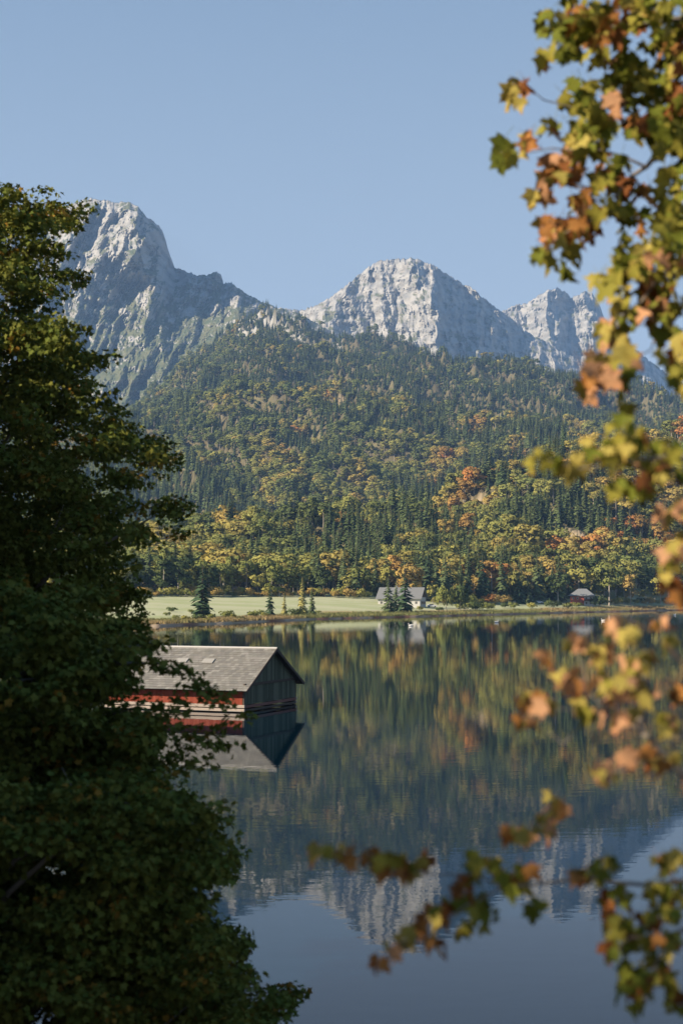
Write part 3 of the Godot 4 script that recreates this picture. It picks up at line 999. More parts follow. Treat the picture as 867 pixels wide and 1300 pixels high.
func swan(p: Vector3, turn: float, label: String) -> void:
	var t := thing("swan", p, label, "swan", "white swans on the lake")
	t.rotation.y = turn
	var wht := mat("swan_white", Color(0.8, 0.79, 0.77), 0.8, 0.3)
	var m := MB.new()
	m.tube([Vector3(-0.72, 0.26, 0), Vector3(-0.55, 0.22, 0), Vector3(-0.25, 0.2, 0), Vector3(0.1, 0.18, 0), Vector3(0.35, 0.16, 0), Vector3(0.48, 0.2, 0), Vector3(0.5, 0.34, 0), Vector3(0.44, 0.5, 0), Vector3(0.43, 0.66, 0), Vector3(0.5, 0.76, 0), Vector3(0.6, 0.76, 0), Vector3(0.68, 0.73, 0)],
		[0.01, 0.12, 0.24, 0.27, 0.2, 0.12, 0.065, 0.05, 0.05, 0.06, 0.06, 0.03], 10)
	obj("body", m.mesh(), wht, t)
	for s in [-1.0, 1.0]:
		var w := MB.new()
		w.tube([Vector3(-0.7, 0.36, s * 0.08), Vector3(-0.35, 0.36, s * 0.2), Vector3(0.05, 0.3, s * 0.24), Vector3(0.22, 0.22, s * 0.18)], [0.02, 0.10, 0.11, 0.02], 8)
		obj("wing", w.mesh(), wht, t)
	var b := MB.new()
	b.tube([Vector3(0.68, 0.73, 0), Vector3(0.8, 0.69, 0)], [0.028, 0.012], 6)
	obj("beak", b.mesh(), mat("beak", Color(0.4, 0.13, 0.03), 0.6), t)

# ------------------------------------------------------------------ near bank and maples
func bank_h(x: float, z: float) -> float:
	var d := -z
	var reach := 16.5 + 13.0 * smoothstep(-2.0, -9.0, x)
	var h := 5.7 * (1.0 - smoothstep(-3.0, reach, d)) - 0.5 - 0.06 * maxf(0.0, d - reach)
	return h + 0.12 * n_tint.get_noise_2d(x * 20.0, z * 20.0)

func leaf_outline(full: bool) -> Array:
	if full:
		var half := [Vector2(0.13, -0.06), Vector2(0.30, -0.02), Vector2(0.50, 0.02), Vector2(0.40, 0.17), Vector2(0.46, 0.27), Vector2(0.66, 0.52), Vector2(0.52, 0.54), Vector2(0.36, 0.58), Vector2(0.22, 0.62), Vector2(0.24, 0.80), Vector2(0.11, 0.92)]
		var o := [Vector2(0, 0)]
		o.append_array(half)
		o.append(Vector2(0, 1.12))
		for k in range(half.size() - 1, -1, -1): o.append(Vector2(-half[k].x, half[k].y))
		return o
	return [Vector2(0, 0), Vector2(0.45, 0.0), Vector2(0.36, 0.24), Vector2(0.62, 0.56), Vector2(0.22, 0.62), Vector2(0, 1.1), Vector2(-0.22, 0.62), Vector2(-0.62, 0.56), Vector2(-0.36, 0.24), Vector2(-0.45, 0.0)]

# one maple leaf into a builder: b.x across, b.y stem to tip, b.z face
func leaf(m: MB, out: Array, o: Vector3, b: Basis, size: float, curl: float, droop: float, col: Color, wave := 0.0, brown := 0.0) -> void:
	var k := m.v.size()
	var pts := [Vector2(0, 0.36)]
	pts.append_array(out)
	for q in pts:
		var z: float = curl * absf(q.x) * 0.9 - droop * q.y * q.y * 0.45
		if wave > 0.0: z += wave * sin(q.x * 9.0 + q.y * 14.0 + curl * 40.0) * q.distance_to(Vector2(0, 0.36))
		m.v.append(o + (b.x * q.x + b.y * q.y + b.z * z) * size)
		m.n.append((b.z - b.x * signf(q.x) * curl * 0.7 + b.y * droop * q.y * 0.8).normalized())
		var t := brown * clampf(q.distance_to(Vector2(0, 0.36)) * 1.7 - 0.45, 0.0, 1.0) * (0.6 + 0.4 * sin(q.x * 21.0 + q.y * 5.0 + droop * 30.0))
		m.c.append(col.lerp(col * Color(1.0, 0.64, 0.45), t))
	for j in out.size():
		m.i.append(k); m.i.append(k + 1 + j); m.i.append(k + 1 + (j + 1) % out.size())

func spray_mesh(s: int, leaves: int, size: float, reach: float) -> ArrayMesh:
	var r := RandomNumberGenerator.new(); r.seed = s
	var m := MB.new()
	var out := leaf_outline(false)
	for k in leaves:
		var an := r.randf() * TAU
		var q := sqrt(r.randf()) * reach
		var p := Vector3(cos(an) * q, r.randf_range(-0.16, 0.16) * reach * 2.0 - q * 0.2, sin(an) * q)
		var dir := (Vector3(cos(an), -0.55, sin(an)) + Vector3(r.randfn(), r.randfn(), r.randfn()) * 0.4).normalized()
		var nn := (Vector3.UP * 0.9 + Vector3(r.randfn(), r.randfn() * 0.4, r.randfn()) * 0.5)
		nn = (nn - dir * nn.dot(dir)).normalized()
		leaf(m, out, p, Basis(dir.cross(nn), dir, nn), size * r.randf_range(0.7, 1.2), r.randf_range(0.0, 0.5), r.randf_range(0.0, 0.6), Color.WHITE * r.randf_range(0.75, 1.25))
	return m.mesh()

func inside(pg: PackedVector2Array, p: Vector2) -> float:
	# distance to the edge when inside, negative outside
	var dist := 1e9
	for k in pg.size():
		var q := Geometry2D.get_closest_point_to_segment(p, pg[k], pg[(k + 1) % pg.size()])
		dist = minf(dist, q.distance_to(p))
	return dist if Geometry2D.is_point_in_polygon(p, pg) else -dist

# a leafy crown: clumps of leaf sprays through the volume seen as outline pg, at depths d0..d1
func maple(called: String, label: String, group: String, pg: PackedVector2Array, d0: float, d1: float, foot: Vector3, gap: float, layers: int, per: float, leaf_size: float, tones: Array, sd: int, limbs: int, reach := []) -> Node3D:
	var r := RandomNumberGenerator.new(); r.seed = sd
	var t := thing(called, foot, label, "tree", group)
	var lo := Vector2(1e9, 1e9)
	var hi := -lo
	for p in pg:
		lo = Vector2(minf(lo.x, p.x), minf(lo.y, p.y)); hi = Vector2(maxf(hi.x, p.x), maxf(hi.y, p.y))
	var clumps := []
	var ragged := noise(sd + 7, 1.0 / (gap * 2.2), 3)
	for L in layers:
		var y := lo.y
		while y < hi.y:
			var x := lo.x
			while x < hi.x:
				var q := Vector2(x + r.randf_range(-0.5, 0.5) * gap, y + r.randf_range(-0.5, 0.5) * gap)
				x += gap
				var e := inside(pg, q)
				if e > 0.0: e += ragged.get_noise_2d(q.x, q.y * 1.7 + 300.0 * L) * gap * 1.5 * (1.0 - smoothstep(0.0, gap * 4.0, e))
				if e < gap * 0.16 or ragged.get_noise_2d(q.x * 0.6 + 999.0, q.y * 0.9 + 500.0 * L) > 0.22: continue
				var d := lerpf(d0, d1, (L + r.randf()) / layers)
				var rp := clampf(e * 1.05, gap * 0.35, gap * 1.05)
				clumps.append([at(q.x, q.y, d), rp * d / F])
			y += gap
	for q in reach: clumps.append([at(q[0], q[1], q[3]), q[2] * q[3] / F])
	var sprays := []
	for c in clumps:
		var rad: float = c[1]
		var k := int(ceil(per * pow(rad / (gap * (d0 + d1) * 0.5 / F), 2.0))) + 1
		for j in k:
			var dir := Vector3(r.randfn(), r.randfn(), r.randfn()).normalized()
			dir.y = absf(dir.y) * 0.8 if r.randf() < 0.7 else dir.y
			sprays.append(c[0] + dir * Vector3(1, 0.75, 1) * rad * pow(r.randf(), 0.4) * 0.9 - foot)
	var kinds := 3
	var lm := mat("maple_leaf_copies", Color(1, 1, 1), 0.85, 0.15, 0.3, true)
	for kind in kinds:
		var mm := MultiMesh.new()
		mm.transform_format = MultiMesh.TRANSFORM_3D
		mm.use_colors = true
		mm.mesh = spray_mesh(sd + kind, 12, leaf_size, leaf_size * 2.3)
		var mine := []
		for j in range(kind, sprays.size(), kinds): mine.append(sprays[j])
		mm.instance_count = mine.size()
		for j in mine.size():
			var b := Basis.from_euler(Vector3(r.randfn() * 0.35, r.randf() * TAU, r.randfn() * 0.35)).scaled(Vector3.ONE * r.randf_range(0.8, 1.2))
			mm.set_instance_transform(j, Transform3D(b, mine[j]))
			var c: Color = tones[0].lerp(tones[1], r.randf())
			if r.randf() < 0.05: c = tones[2]
			mm.set_instance_color(j, c)
		var mi := MultiMeshInstance3D.new()
		mi.name = "foliage"
		mi.multimesh = mm
		mi.material_override = lm
		mi.set_meta("kind", "stuff")
		t.add_child(mi, true)
	# trunk and limbs
	var bark := mat("maple_bark", Color(0.17, 0.145, 0.12), 0.95, 0.2)
	var apex := Vector3(0, 0, 0)
	for c in clumps:
		if c[0].y - foot.y > apex.y: apex = c[0] - foot
	apex = Vector3(apex.x * 0.7, apex.y * 0.93, apex.z * 0.7)
	var tr := MB.new()
	var spine := []
	var rads := []
	for k in 9:
		var s := k / 8.0
		spine.append(apex * s + Vector3(sin(s * 5.0 + sd) * 0.25, 0, cos(s * 4.0 + sd) * 0.25) * s * (1.0 - s) * 3.0 - Vector3(0, 0.4, 0) * (1.0 - s))
		rads.append(lerpf(0.20, 0.02, pow(s, 0.8)) * clampf(apex.y / 12.0, 0.25, 1.0))
	tr.tube(spine, rads, 9, false)
	obj("trunk", tr.mesh(), bark, t)
	for j in limbs:
		var c: Array = clumps[r.randi() % clumps.size()]
		var e: Vector3 = c[0] - foot
		var s := clampf(e.y / apex.y - 0.12 - r.randf() * 0.14, 0.06, 0.95)
		var a: Vector3 = spine[int(s * 8.0)].lerp(spine[mini(int(s * 8.0) + 1, 8)], s * 8.0 - int(s * 8.0))
		var mid := a.lerp(e, 0.5) + Vector3(r.randfn() * 0.1, 0.12 * a.distance_to(e), r.randfn() * 0.1)
		var b := MB.new()
		var w := clampf(a.distance_to(e) * 0.018, 0.012, 0.07)
		b.tube([a, a.lerp(mid, 0.55) + Vector3(0, 0.05, 0), mid, mid.lerp(e, 0.55), e], [w, w * 0.8, w * 0.6, w * 0.4, 0.006], 6, false)
		var o := obj("limb", b.mesh(), bark, t)
		# twigs
		var tw := MB.new()
		for q in 3:
			var st := mid.lerp(e, r.randf_range(0.1, 0.8))
			tw.tube([st, st + Vector3(r.randfn(), r.randf_range(0.0, 1.0), r.randfn()).normalized() * r.randf_range(0.3, 0.7)], [w * 0.3, 0.004], 4, false)
		obj("twig", tw.mesh(), bark, o)
	return t

func pgon(a: Array) -> PackedVector2Array:
	var p := PackedVector2Array()
	for k in range(0, a.size(), 2): p.append(Vector2(a[k], a[k + 1]))
	return p

func build_near() -> void:
	# bank under the camera and the maples
	var soil := mat("bank_soil", Color(0.10, 0.075, 0.045), 0.95, 0.2)
	soil.albedo_texture = grain("soil", 5, 0.02, [Color(0.5, 0.5, 0.45), Color(0.85, 0.8, 0.7), Color(1, 0.95, 0.8)])
	soil.uv1_triplanar = true; soil.uv1_world_triplanar = true; soil.uv1_scale = Vector3.ONE * 0.4
	var pos := func(a: int, b: int) -> Vector3:
		var x := -60.0 + a * 1.0
		var z := 22.0 - b * 1.0
		return Vector3(x, bank_h(x, z), z)
	var col := func(_a: int, _b: int, _p: Vector3, _n: Vector3) -> Color:
		return Color.WHITE
	tag(obj("near_bank", grid_mesh(101, 66, pos, col), soil), "earth bank below the maples on the near shore", "", "", "structure")
	var tones := [Color(0.085, 0.115, 0.024), Color(0.160, 0.160, 0.034), Color(0.27, 0.16, 0.03)]
	var foot := Vector3(-6.9, 0, -24.0)
	foot.y = bank_h(foot.x, foot.z)
	maple("maple_tree", "tall shaded maple with olive green leaves filling the side by the shore", "", pgon([
		-300, 330, -180, 250, -60, 240, 0, 232, 22, 224, 40, 228, 62, 240, 85, 256, 100, 272, 108, 300, 108, 330, 104, 352, 116, 382, 124, 412, 122, 440, 122, 468, 128, 484, 145, 492, 143, 512, 165, 522, 190, 534, 214, 556, 227, 580, 222, 598, 200, 604, 194, 622, 222, 640, 243, 662, 240, 682, 214, 694, 196, 706, 176, 722, 196, 742, 198, 764, 180, 782, 150, 800, 120, 830, -300, 860]),
		21.0, 27.5, foot, 36.0, 3, 20.0, 0.078, tones, 501, 46)
	foot = Vector3(-5.2, 0, -17.5)
	foot.y = bank_h(foot.x, foot.z)
	maple("young_maple_tree", "smaller dark maple reaching its branches out before the boathouse", "", pgon([
		-260, 740, 60, 742, 126, 764, 162, 790, 184, 812, 184, 840, 182, 866, 194, 890, 200, 920, 196, 950, 204, 980, 222, 1006, 200, 1060, -260, 1080]),
		14.0, 18.5, foot, 34.0, 4, 20.0, 0.07, tones, 601, 34, [[200, 816, 9, 14.5], [186, 836, 12, 14.5], [212, 842, 11, 14.3], [232, 848, 10, 14.2], [246, 864, 11, 14.2], [262, 876, 10, 14.1], [276, 886, 10, 14.0], [208, 890, 12, 14.5], [226, 906, 11, 14.3], [248, 924, 11, 14.2], [266, 938, 9, 14.1], [284, 944, 9, 14.0], [214, 938, 12, 14.4], [236, 950, 9, 14.2], [252, 964, 9, 14.1], [224, 974, 10, 14.3], [296, 912, 7, 14.0]])
	foot = Vector3(-4.4, 0, -14.5)
	foot.y = bank_h(foot.x, foot.z)
	maple("shore_shrub", "dark leafy shrub leaning over the blue water below the maples", "", pgon([
		-260, 1000, 180, 985, 236, 1000, 268, 1030, 292, 1052, 286, 1072, 300, 1094, 276, 1110, 262, 1130, 282, 1150, 312, 1168, 332, 1186, 306, 1202, 300, 1220, 330, 1240, 368, 1246, 386, 1270, 366, 1286, 372, 1300, 360, 1340, -260, 1350]),
		12.0, 15.5, foot, 34.0, 4, 20.0, 0.058, tones, 701, 26)
	# maple outside the picture whose shade falls on the trees above
	foot = Vector3(-15.0, 0, -16.5); foot.y = bank_h(foot.x, foot.z)
	maple("maple_tree", "tall maple further along the bank that shades its neighbour", "maples beside the shaded maple", pgon([
		-1500, 120, -1250, -100, -1000, -200, -800, -110, -660, 160, -560, 520, -520, 760, -520, 1000, -560, 1300, -1500, 1300, -1600, 800]),
		8.5, 20.0, foot, 62.0, 6, 16.0, 0.2, tones, 801, 12)
	foot = Vector3(-8.0, 0, -1.0); foot.y = bank_h(foot.x, foot.z)  # unseen maple added to shade the lowest sprays of the autumn maple
	added_shade_maple(foot, 13.0, 2.7, "unseen maple added beside the camera to shade the lowest autumn sprays", tones, 901)

# an added shade maple given by its place and size: trunk, limbs and leaf sprays
func added_shade_maple(foot: Vector3, top: float, rad: float, label: String, tones: Array, sd: int) -> void:
	var r := RandomNumberGenerator.new(); r.seed = sd
	var t := thing("maple_tree", foot, label, "tree", "maples beside the shaded maple")
	var h := top - foot.y
	var mm := MultiMesh.new()
	mm.transform_format = MultiMesh.TRANSFORM_3D
	mm.use_colors = true
	mm.mesh = spray_mesh(sd, 12, 0.12, 0.3)
	mm.instance_count = 1500
	for k in 1500:
		var dir := Vector3(r.randfn(), r.randfn(), r.randfn()).normalized() * pow(r.randf(), 0.35)
		var p := Vector3(dir.x * rad, h - (h - 1.8) * 0.5 + dir.y * ((h - 1.8) * 0.5 - 0.3), dir.z * rad)
		mm.set_instance_transform(k, Transform3D(Basis.from_euler(Vector3(r.randfn() * 0.3, r.randf() * TAU, r.randfn() * 0.3)), p))
		mm.set_instance_color(k, tones[0].lerp(tones[1], r.randf()))
	var mi := MultiMeshInstance3D.new()
	mi.name = "foliage"
	mi.multimesh = mm
	mi.material_override = mats["maple_leaf_copies"]
	mi.set_meta("kind", "stuff")
	t.add_child(mi, true)
	var m := MB.new()
	m.tube([Vector3(0, -0.4, 0), Vector3(0.05, h * 0.4, 0.03), Vector3(0, h * 0.9, 0)], [0.17, 0.12, 0.02], 9, false)
	obj("trunk", m.mesh(), mats["maple_bark"], t)
	for k in 10:
		var an := r.randf() * TAU
		var y := h * r.randf_range(0.25, 0.75)
		var b := MB.new()
		b.tube([Vector3(0, y, 0), Vector3(cos(an) * rad * 0.5, y + 0.6, sin(an) * rad * 0.5), Vector3(cos(an) * rad * 0.85, y + 0.9, sin(an) * rad * 0.85)], [0.05, 0.03, 0.01], 6, false)
		obj("limb", b.mesh(), mats["maple_bark"], t)

# ------------------------------------------------------------------ the maple at the right
func build_right_maple() -> void:
	var foot := Vector3(3.6, 0, -5.4)
	foot.y = bank_h(foot.x, foot.z) - 0.1
	var t := thing("autumn_maple_tree", foot, "maple with green, yellow and orange autumn leaves hanging before the lake", "tree")
	var bark := mat("autumn_bark", Color(0.21, 0.18, 0.155), 0.9, 0.25)
	var tr := MB.new()
	tr.tube([Vector3(0, -0.3, 0), Vector3(0.05, 1.2, 0.05), Vector3(-0.03, 2.8, 0.1), Vector3(0.1, 4.6, 0.0), Vector3(0.0, 6.6, -0.1)], [0.19, 0.16, 0.13, 0.10, 0.05], 10, false)
	obj("trunk", tr.mesh(), bark, t)
	# branches through photo points: x, y, depth, radius
	var br := [
		[[1180, 700, 5.6, 0.05], [980, 250, 6.0, 0.035], [867, 180, 6.2, 0.016], [820, 212, 6.3, 0.011], [790, 232, 6.3, 0.008], [745, 238, 6.3, 0.005], [700, 232, 6.3, 0.003]],
		[[980, 250, 6.0, 0.02], [880, 110, 6.4, 0.012], [800, 130, 6.5, 0.007], [735, 139, 6.5, 0.004], [690, 127, 6.5, 0.003], [668, 118, 6.5, 0.002]],
		[[980, 250, 6.0, 0.025], [900, 20, 6.3, 0.014], [820, 30, 6.4, 0.008], [740, 40, 6.4, 0.005], [695, 60, 6.4, 0.003]],
		[[820, 212, 6.3, 0.007], [760, 190, 6.3, 0.005], [700, 188, 6.3, 0.003], [645, 192, 6.3, 0.002]],
		[[790, 232, 6.3, 0.006], [775, 270, 6.2, 0.004], [710, 300, 6.2, 0.003], [690, 325, 6.2, 0.002]],
		[[1180, 700, 5.6, 0.045], [960, 360, 5.7, 0.025], [890, 330, 5.7, 0.012], [830, 360, 5.7, 0.007], [790, 400, 5.7, 0.005], [765, 440, 5.7, 0.003], [750, 485, 5.7, 0.002]],
		[[890, 330, 5.7, 0.008], [860, 400, 5.7, 0.006], [830, 430, 5.7, 0.004], [812, 452, 5.7, 0.002]],
		[[1180, 760, 5.0, 0.04], [960, 560, 4.6, 0.02], [880, 575, 4.5, 0.009], [842, 580, 4.5, 0.007], [790, 585, 4.5, 0.004], [735, 595, 4.5, 0.003], [690, 582, 4.5, 0.002]],
		[[1180, 760, 5.0, 0.04], [960, 700, 4.4, 0.014], [880, 690, 4.3, 0.006], [850, 720, 4.3, 0.003], [856, 750, 4.3, 0.002]],
		[[1180, 900, 4.6, 0.04], [960, 1030, 4.2, 0.022], [867, 985, 4.1, 0.011], [838, 955, 4.1, 0.010], [816, 932, 4.1, 0.009], [822, 895, 4.1, 0.007], [820, 840, 4.1, 0.004], [800, 805, 4.1, 0.002]],
		[[816, 932, 4.1, 0.006], [790, 918, 4.1, 0.005], [778, 905, 4.1, 0.004], [750, 880, 4.1, 0.003], [730, 820, 4.1, 0.002]],
		[[790, 918, 4.1, 0.004], [770, 930, 4.1, 0.004], [755, 942, 4.1, 0.003], [720, 900, 4.1, 0.002], [665, 905, 4.1, 0.0015]],
		[[838, 955, 4.1, 0.005], [815, 962, 4.1, 0.003], [770, 985, 4.1, 0.002]],
		[[730, 925, 4.1, 0.002], [715, 945, 4.1, 0.003], [695, 930, 4.1, 0.0015]],
		[[1180, 1150, 4.6, 0.035], [950, 1130, 4.5, 0.016], [867, 1118, 4.5, 0.008], [780, 1120, 4.5, 0.006], [700, 1120, 4.5, 0.005], [640, 1125, 4.5, 0.004], [590, 1150, 4.5, 0.003], [530, 1190, 4.5, 0.002], [480, 1222, 4.5, 0.0015]],
		[[640, 1125, 4.5, 0.003], [560, 1110, 4.5, 0.0025], [480, 1092, 4.5, 0.002], [410, 1083, 4.5, 0.0015]],
		[[640, 1125, 4.5, 0.003], [660, 1080, 4.5, 0.0025], [700, 1040, 4.5, 0.002], [712, 1015, 4.5, 0.0015]],
		[[950, 1130, 4.5, 0.012], [867, 1180, 4.4, 0.006], [825, 1240, 4.4, 0.004], [805, 1290, 4.4, 0.004]],
		[[867, 1180, 4.4, 0.004], [800, 1190, 4.4, 0.003], [765, 1205, 4.4, 0.002]]]
	for b in br:
		var m := MB.new()
		var pts := []
		var rads := []
		for k in b.size():
			var w := at(b[k][0], b[k][1], b[k][2]) - foot
			if k > 0:
				var prev: Vector3 = pts[-1]
				pts.append(prev.lerp(w, 0.5) + Vector3(rng.randfn(), rng.randfn(), rng.randfn()) * 0.012)
				rads.append((rads[-1] + b[k][3]) * 0.5)
			pts.append(w); rads.append(b[k][3])
		if b[0][0] == 1180: pts[0] = Vector3(0.02, pts[0].y, 0.05)
		m.tube(pts, rads, 7, false)
		obj("branch", m.mesh(), bark, t)
	# clusters of leaves: x, y, radius in pixels, depth; tone by letter of the string below
	var cl := [
		[700, 35, 18, 6.4, "g"], [735, 20, 26, 6.4, "m"], [762, 45, 28, 6.4, "m"], [790, 20, 32, 6.5, "m"], [830, 30, 38, 6.4, "g"], [862, 60, 30, 6.3, "m"], [722, 58, 18, 6.4, "g"], [690, 72, 9, 6.4, "y"], [770, 80, 10, 6.4, "y"], [800, 92, 22, 6.4, "g"], [836, 100, 24, 6.4, "g"], [862, 122, 24, 6.3, "m"],
		[665, 116, 12, 6.5, "o"], [657, 135, 9, 6.5, "y"], [735, 120, 22, 6.5, "g"], [786, 110, 18, 6.5, "g"], [812, 142, 18, 6.4, "g"], [850, 152, 24, 6.3, "g"],
		[640, 194, 14, 6.3, "g"], [668, 180, 11, 6.3, "o"], [700, 162, 12, 6.3, "m"], [740, 150, 22, 6.3, "g"], [760, 170, 22, 6.3, "g"], [735, 186, 20, 6.3, "y"], [776, 136, 14, 6.3, "p"], [800, 165, 14, 6.3, "m"], [836, 172, 18, 6.2, "g"],
		[702, 214, 18, 6.3, "p"], [720, 224, 14, 6.3, "o"], [686, 240, 14, 6.3, "p"], [780, 208, 16, 6.3, "m"], [790, 236, 14, 6.3, "o"], [762, 234, 16, 6.3, "m"], [815, 244, 10, 6.3, "o"], [850, 230, 20, 6.2, "g"], [742, 264, 18, 6.2, "p"], [776, 270, 16, 6.2, "m"], [800, 278, 14, 6.2, "g"], [850, 285, 20, 6.1, "g"], [865, 180, 22, 6.2, "g"], [862, 260, 14, 6.1, "g"],
		[704, 294, 20, 6.2, "p"], [738, 288, 14, 6.2, "o"], [690, 326, 13, 6.2, "g"], [716, 330, 12, 6.2, "g"], [795, 314, 12, 6.1, "g"], [812, 290, 7, 6.1, "o"], [850, 306, 24, 5.7, "g"], [830, 332, 24, 5.7, "y"], [800, 346, 20, 5.7, "g"], [780, 376, 20, 5.7, "y"], [775, 352, 14, 5.7, "y"], [832, 362, 20, 5.8, "d"], [862, 340, 20, 5.7, "y"], [830, 388, 17, 5.8, "d"], [800, 408, 13, 5.7, "g"], [845, 414, 13, 5.8, "d"], [775, 416, 14, 5.7, "y"], [764, 432, 12, 5.7, "y"], [862, 388, 14, 5.7, "g"], [826, 404, 12, 5.7, "p"],
		[760, 470, 22, 5.2, "p"], [742, 490, 15, 5.2, "p"], [786, 450, 14, 5.3, "y"], [790, 480, 13, 5.3, "d"], [856, 452, 20, 5.2, "m"], [866, 482, 18, 5.2, "m"],
		[690, 582, 11, 4.5, "g"], [705, 590, 9, 4.5, "g"], [720, 600, 9, 4.5, "y"], [736, 590, 11, 4.5, "y"], [760, 572, 15, 4.5, "m"], [776, 584, 15, 4.5, "y"], [790, 546, 16, 4.5, "g"], [790, 524, 12, 4.5, "g"], [806, 570, 16, 4.5, "m"], [822, 560, 13, 4.5, "g"], [830, 592, 13, 4.5, "y"], [790, 620, 15, 4.5, "g"], [820, 612, 13, 4.5, "d"], [850, 570, 12, 4.5, "g"], [850, 600, 14, 4.5, "m"],
		[840, 656, 9, 4.3, "p"], [865, 650, 15, 4.3, "p"], [852, 700, 14, 4.3, "p"], [846, 722, 9, 4.3, "y"], [856, 746, 14, 4.3, "o"], [864, 690, 12, 4.3, "p"],
		[690, 838, 8, 4.1, "p"], [735, 815, 13, 4.1, "p"], [776, 800, 11, 4.1, "p"], [800, 806, 13, 4.1, "y"], [836, 794, 11, 4.1, "p"], [850, 820, 9, 4.1, "y"], [757, 832, 13, 4.1, "p"], [770, 842, 9, 4.1, "y"], [796, 846, 14, 4.1, "y"], [821, 842, 12, 4.1, "y"], [800, 870, 13, 4.1, "y"], [724, 866, 14, 4.1, "p"], [762, 876, 12, 4.1, "y"], [785, 886, 13, 4.1, "p"], [811, 880, 11, 4.1, "p"], [736, 896, 10, 4.1, "y"], [665, 894, 11, 4.1, "o"], [664, 916, 9, 4.1, "p"], [690, 898, 6, 4.1, "y"], [755, 910, 8, 4.1, "p"], [776, 915, 9, 4.1, "y"], [810, 905, 6, 4.1, "y"], [850, 922, 13, 4.1, "y"], [764, 986, 15, 4.1, "y"], [795, 962, 9, 4.1, "y"], [812, 960, 7, 4.1, "o"], [850, 966, 12, 4.1, "o"], [705, 1020, 8, 4.4, "p"], [862, 880, 10, 4.1, "m"],
		[410, 1083, 9, 4.5, "y"], [440, 1086, 13, 4.5, "o"], [470, 1090, 11, 4.5, "o"], [496, 1095, 13, 4.5, "m"], [516, 1106, 13, 4.5, "m"], [540, 1096, 9, 4.5, "o"], [650, 1066, 12, 4.5, "o"], [670, 1060, 11, 4.5, "y"], [690, 1050, 14, 4.5, "y"], [706, 1032, 11, 4.5, "p"], [600, 1092, 8, 4.5, "g"], [625, 1102, 13, 4.5, "m"], [600, 1112, 11, 4.5, "d"], [640, 1120, 14, 4.5, "d"], [660, 1115, 13, 4.5, "m"], [680, 1150, 11, 4.5, "d"], [590, 1130, 14, 4.5, "o"], [610, 1150, 14, 4.5, "d"], [580, 1150, 13, 4.5, "m"], [560, 1166, 12, 4.5, "o"], [544, 1160, 11, 4.5, "m"], [620, 1170, 11, 4.5, "d"], [590, 1180, 12, 4.5, "m"], [555, 1206, 11, 4.5, "o"], [525, 1180, 11, 4.5, "o"], [510, 1196, 9, 4.5, "y"], [495, 1206, 9, 4.5, "y"], [480, 1221, 7, 4.5, "o"],
		[766, 1100, 13, 4.5, "d"], [770, 1134, 14, 4.5, "d"], [740, 1112, 9, 4.5, "o"], [786, 1160, 14, 4.4, "d"], [800, 1182, 14, 4.4, "d"], [826, 1170, 12, 4.4, "d"], [790, 1200, 15, 4.4, "d"], [820, 1202, 12, 4.4, "m"], [770, 1206, 9, 4.4, "o"], [840, 1100, 11, 4.5, "m"], [850, 1130, 13, 4.5, "m"], [862, 1150, 12, 4.4, "d"], [820, 1250, 18, 4.4, "d"], [800, 1256, 15, 4.4, "d"], [840, 1246, 12, 4.4, "d"], [856, 1090, 11, 4.5, "y"], [830, 1225, 15, 4.4, "d"], [800, 1232, 13, 4.4, "d"], [850, 1200, 14, 4.4, "m"], [768, 1170, 11, 4.4, "d"], [858, 1272, 13, 4.4, "d"], [792, 1140, 11, 4.4, "m"], [845, 1165, 13, 4.4, "d"], [835, 1130, 11, 4.4, "m"], [815, 1275, 10, 4.4, "d"]]
	# and the crown outside the picture that carries on from these branches
	for k in 26:
		cl.append([rng.randf_range(890, 1130), rng.randf_range(-120, 560), 34, rng.randf_range(5.2, 6.8), "mgy"[k % 3]])
	var tone := {
		"green": Color(0.125, 0.145, 0.02), "olive": Color(0.215, 0.20, 0.034), "yellow": Color(0.31, 0.26, 0.065), "orange": Color(0.32, 0.15, 0.045), "peach": Color(0.43, 0.24, 0.13), "russet": Color(0.19, 0.075, 0.026)}
	var mix := {"g": ["green", "olive", "olive", "green"], "m": ["green", "olive", "olive", "orange", "yellow", "russet"], "y": ["yellow", "yellow", "olive", "peach"], "o": ["orange", "orange", "russet", "yellow"], "p": ["peach", "orange", "peach", "yellow"], "d": ["green", "olive", "green", "russet"]}
	var ms := {}
	for k in tone: ms[k] = mat("autumn_leaf_" + k, tone[k], 0.75, 0.22, 0.3, true)
	var out := leaf_outline(true)
	var forms := []
	for k in 6:
		var m := MB.new()
		leaf(m, out, Vector3.ZERO, Basis(), 1.0, [0.1, 0.35, 0.6, 0.2, 0.5, -0.2][k], [0.2, 0.5, 0.9, 0.7, 0.3, 0.6][k], Color.WHITE, [0.12, 0.2, 0.25, 0.1, 0.3, 0.18][k], [0.5, 0.9, 1.0, 0.3, 0.8, 0.6][k])
		m.tube([Vector3(0, 0, 0), Vector3(0.02, -0.35, 0.1), Vector3(0.0, -0.7, 0.25)], [0.016, 0.012, 0.010], 4, false)
		forms.append(m.mesh())
	var all := []
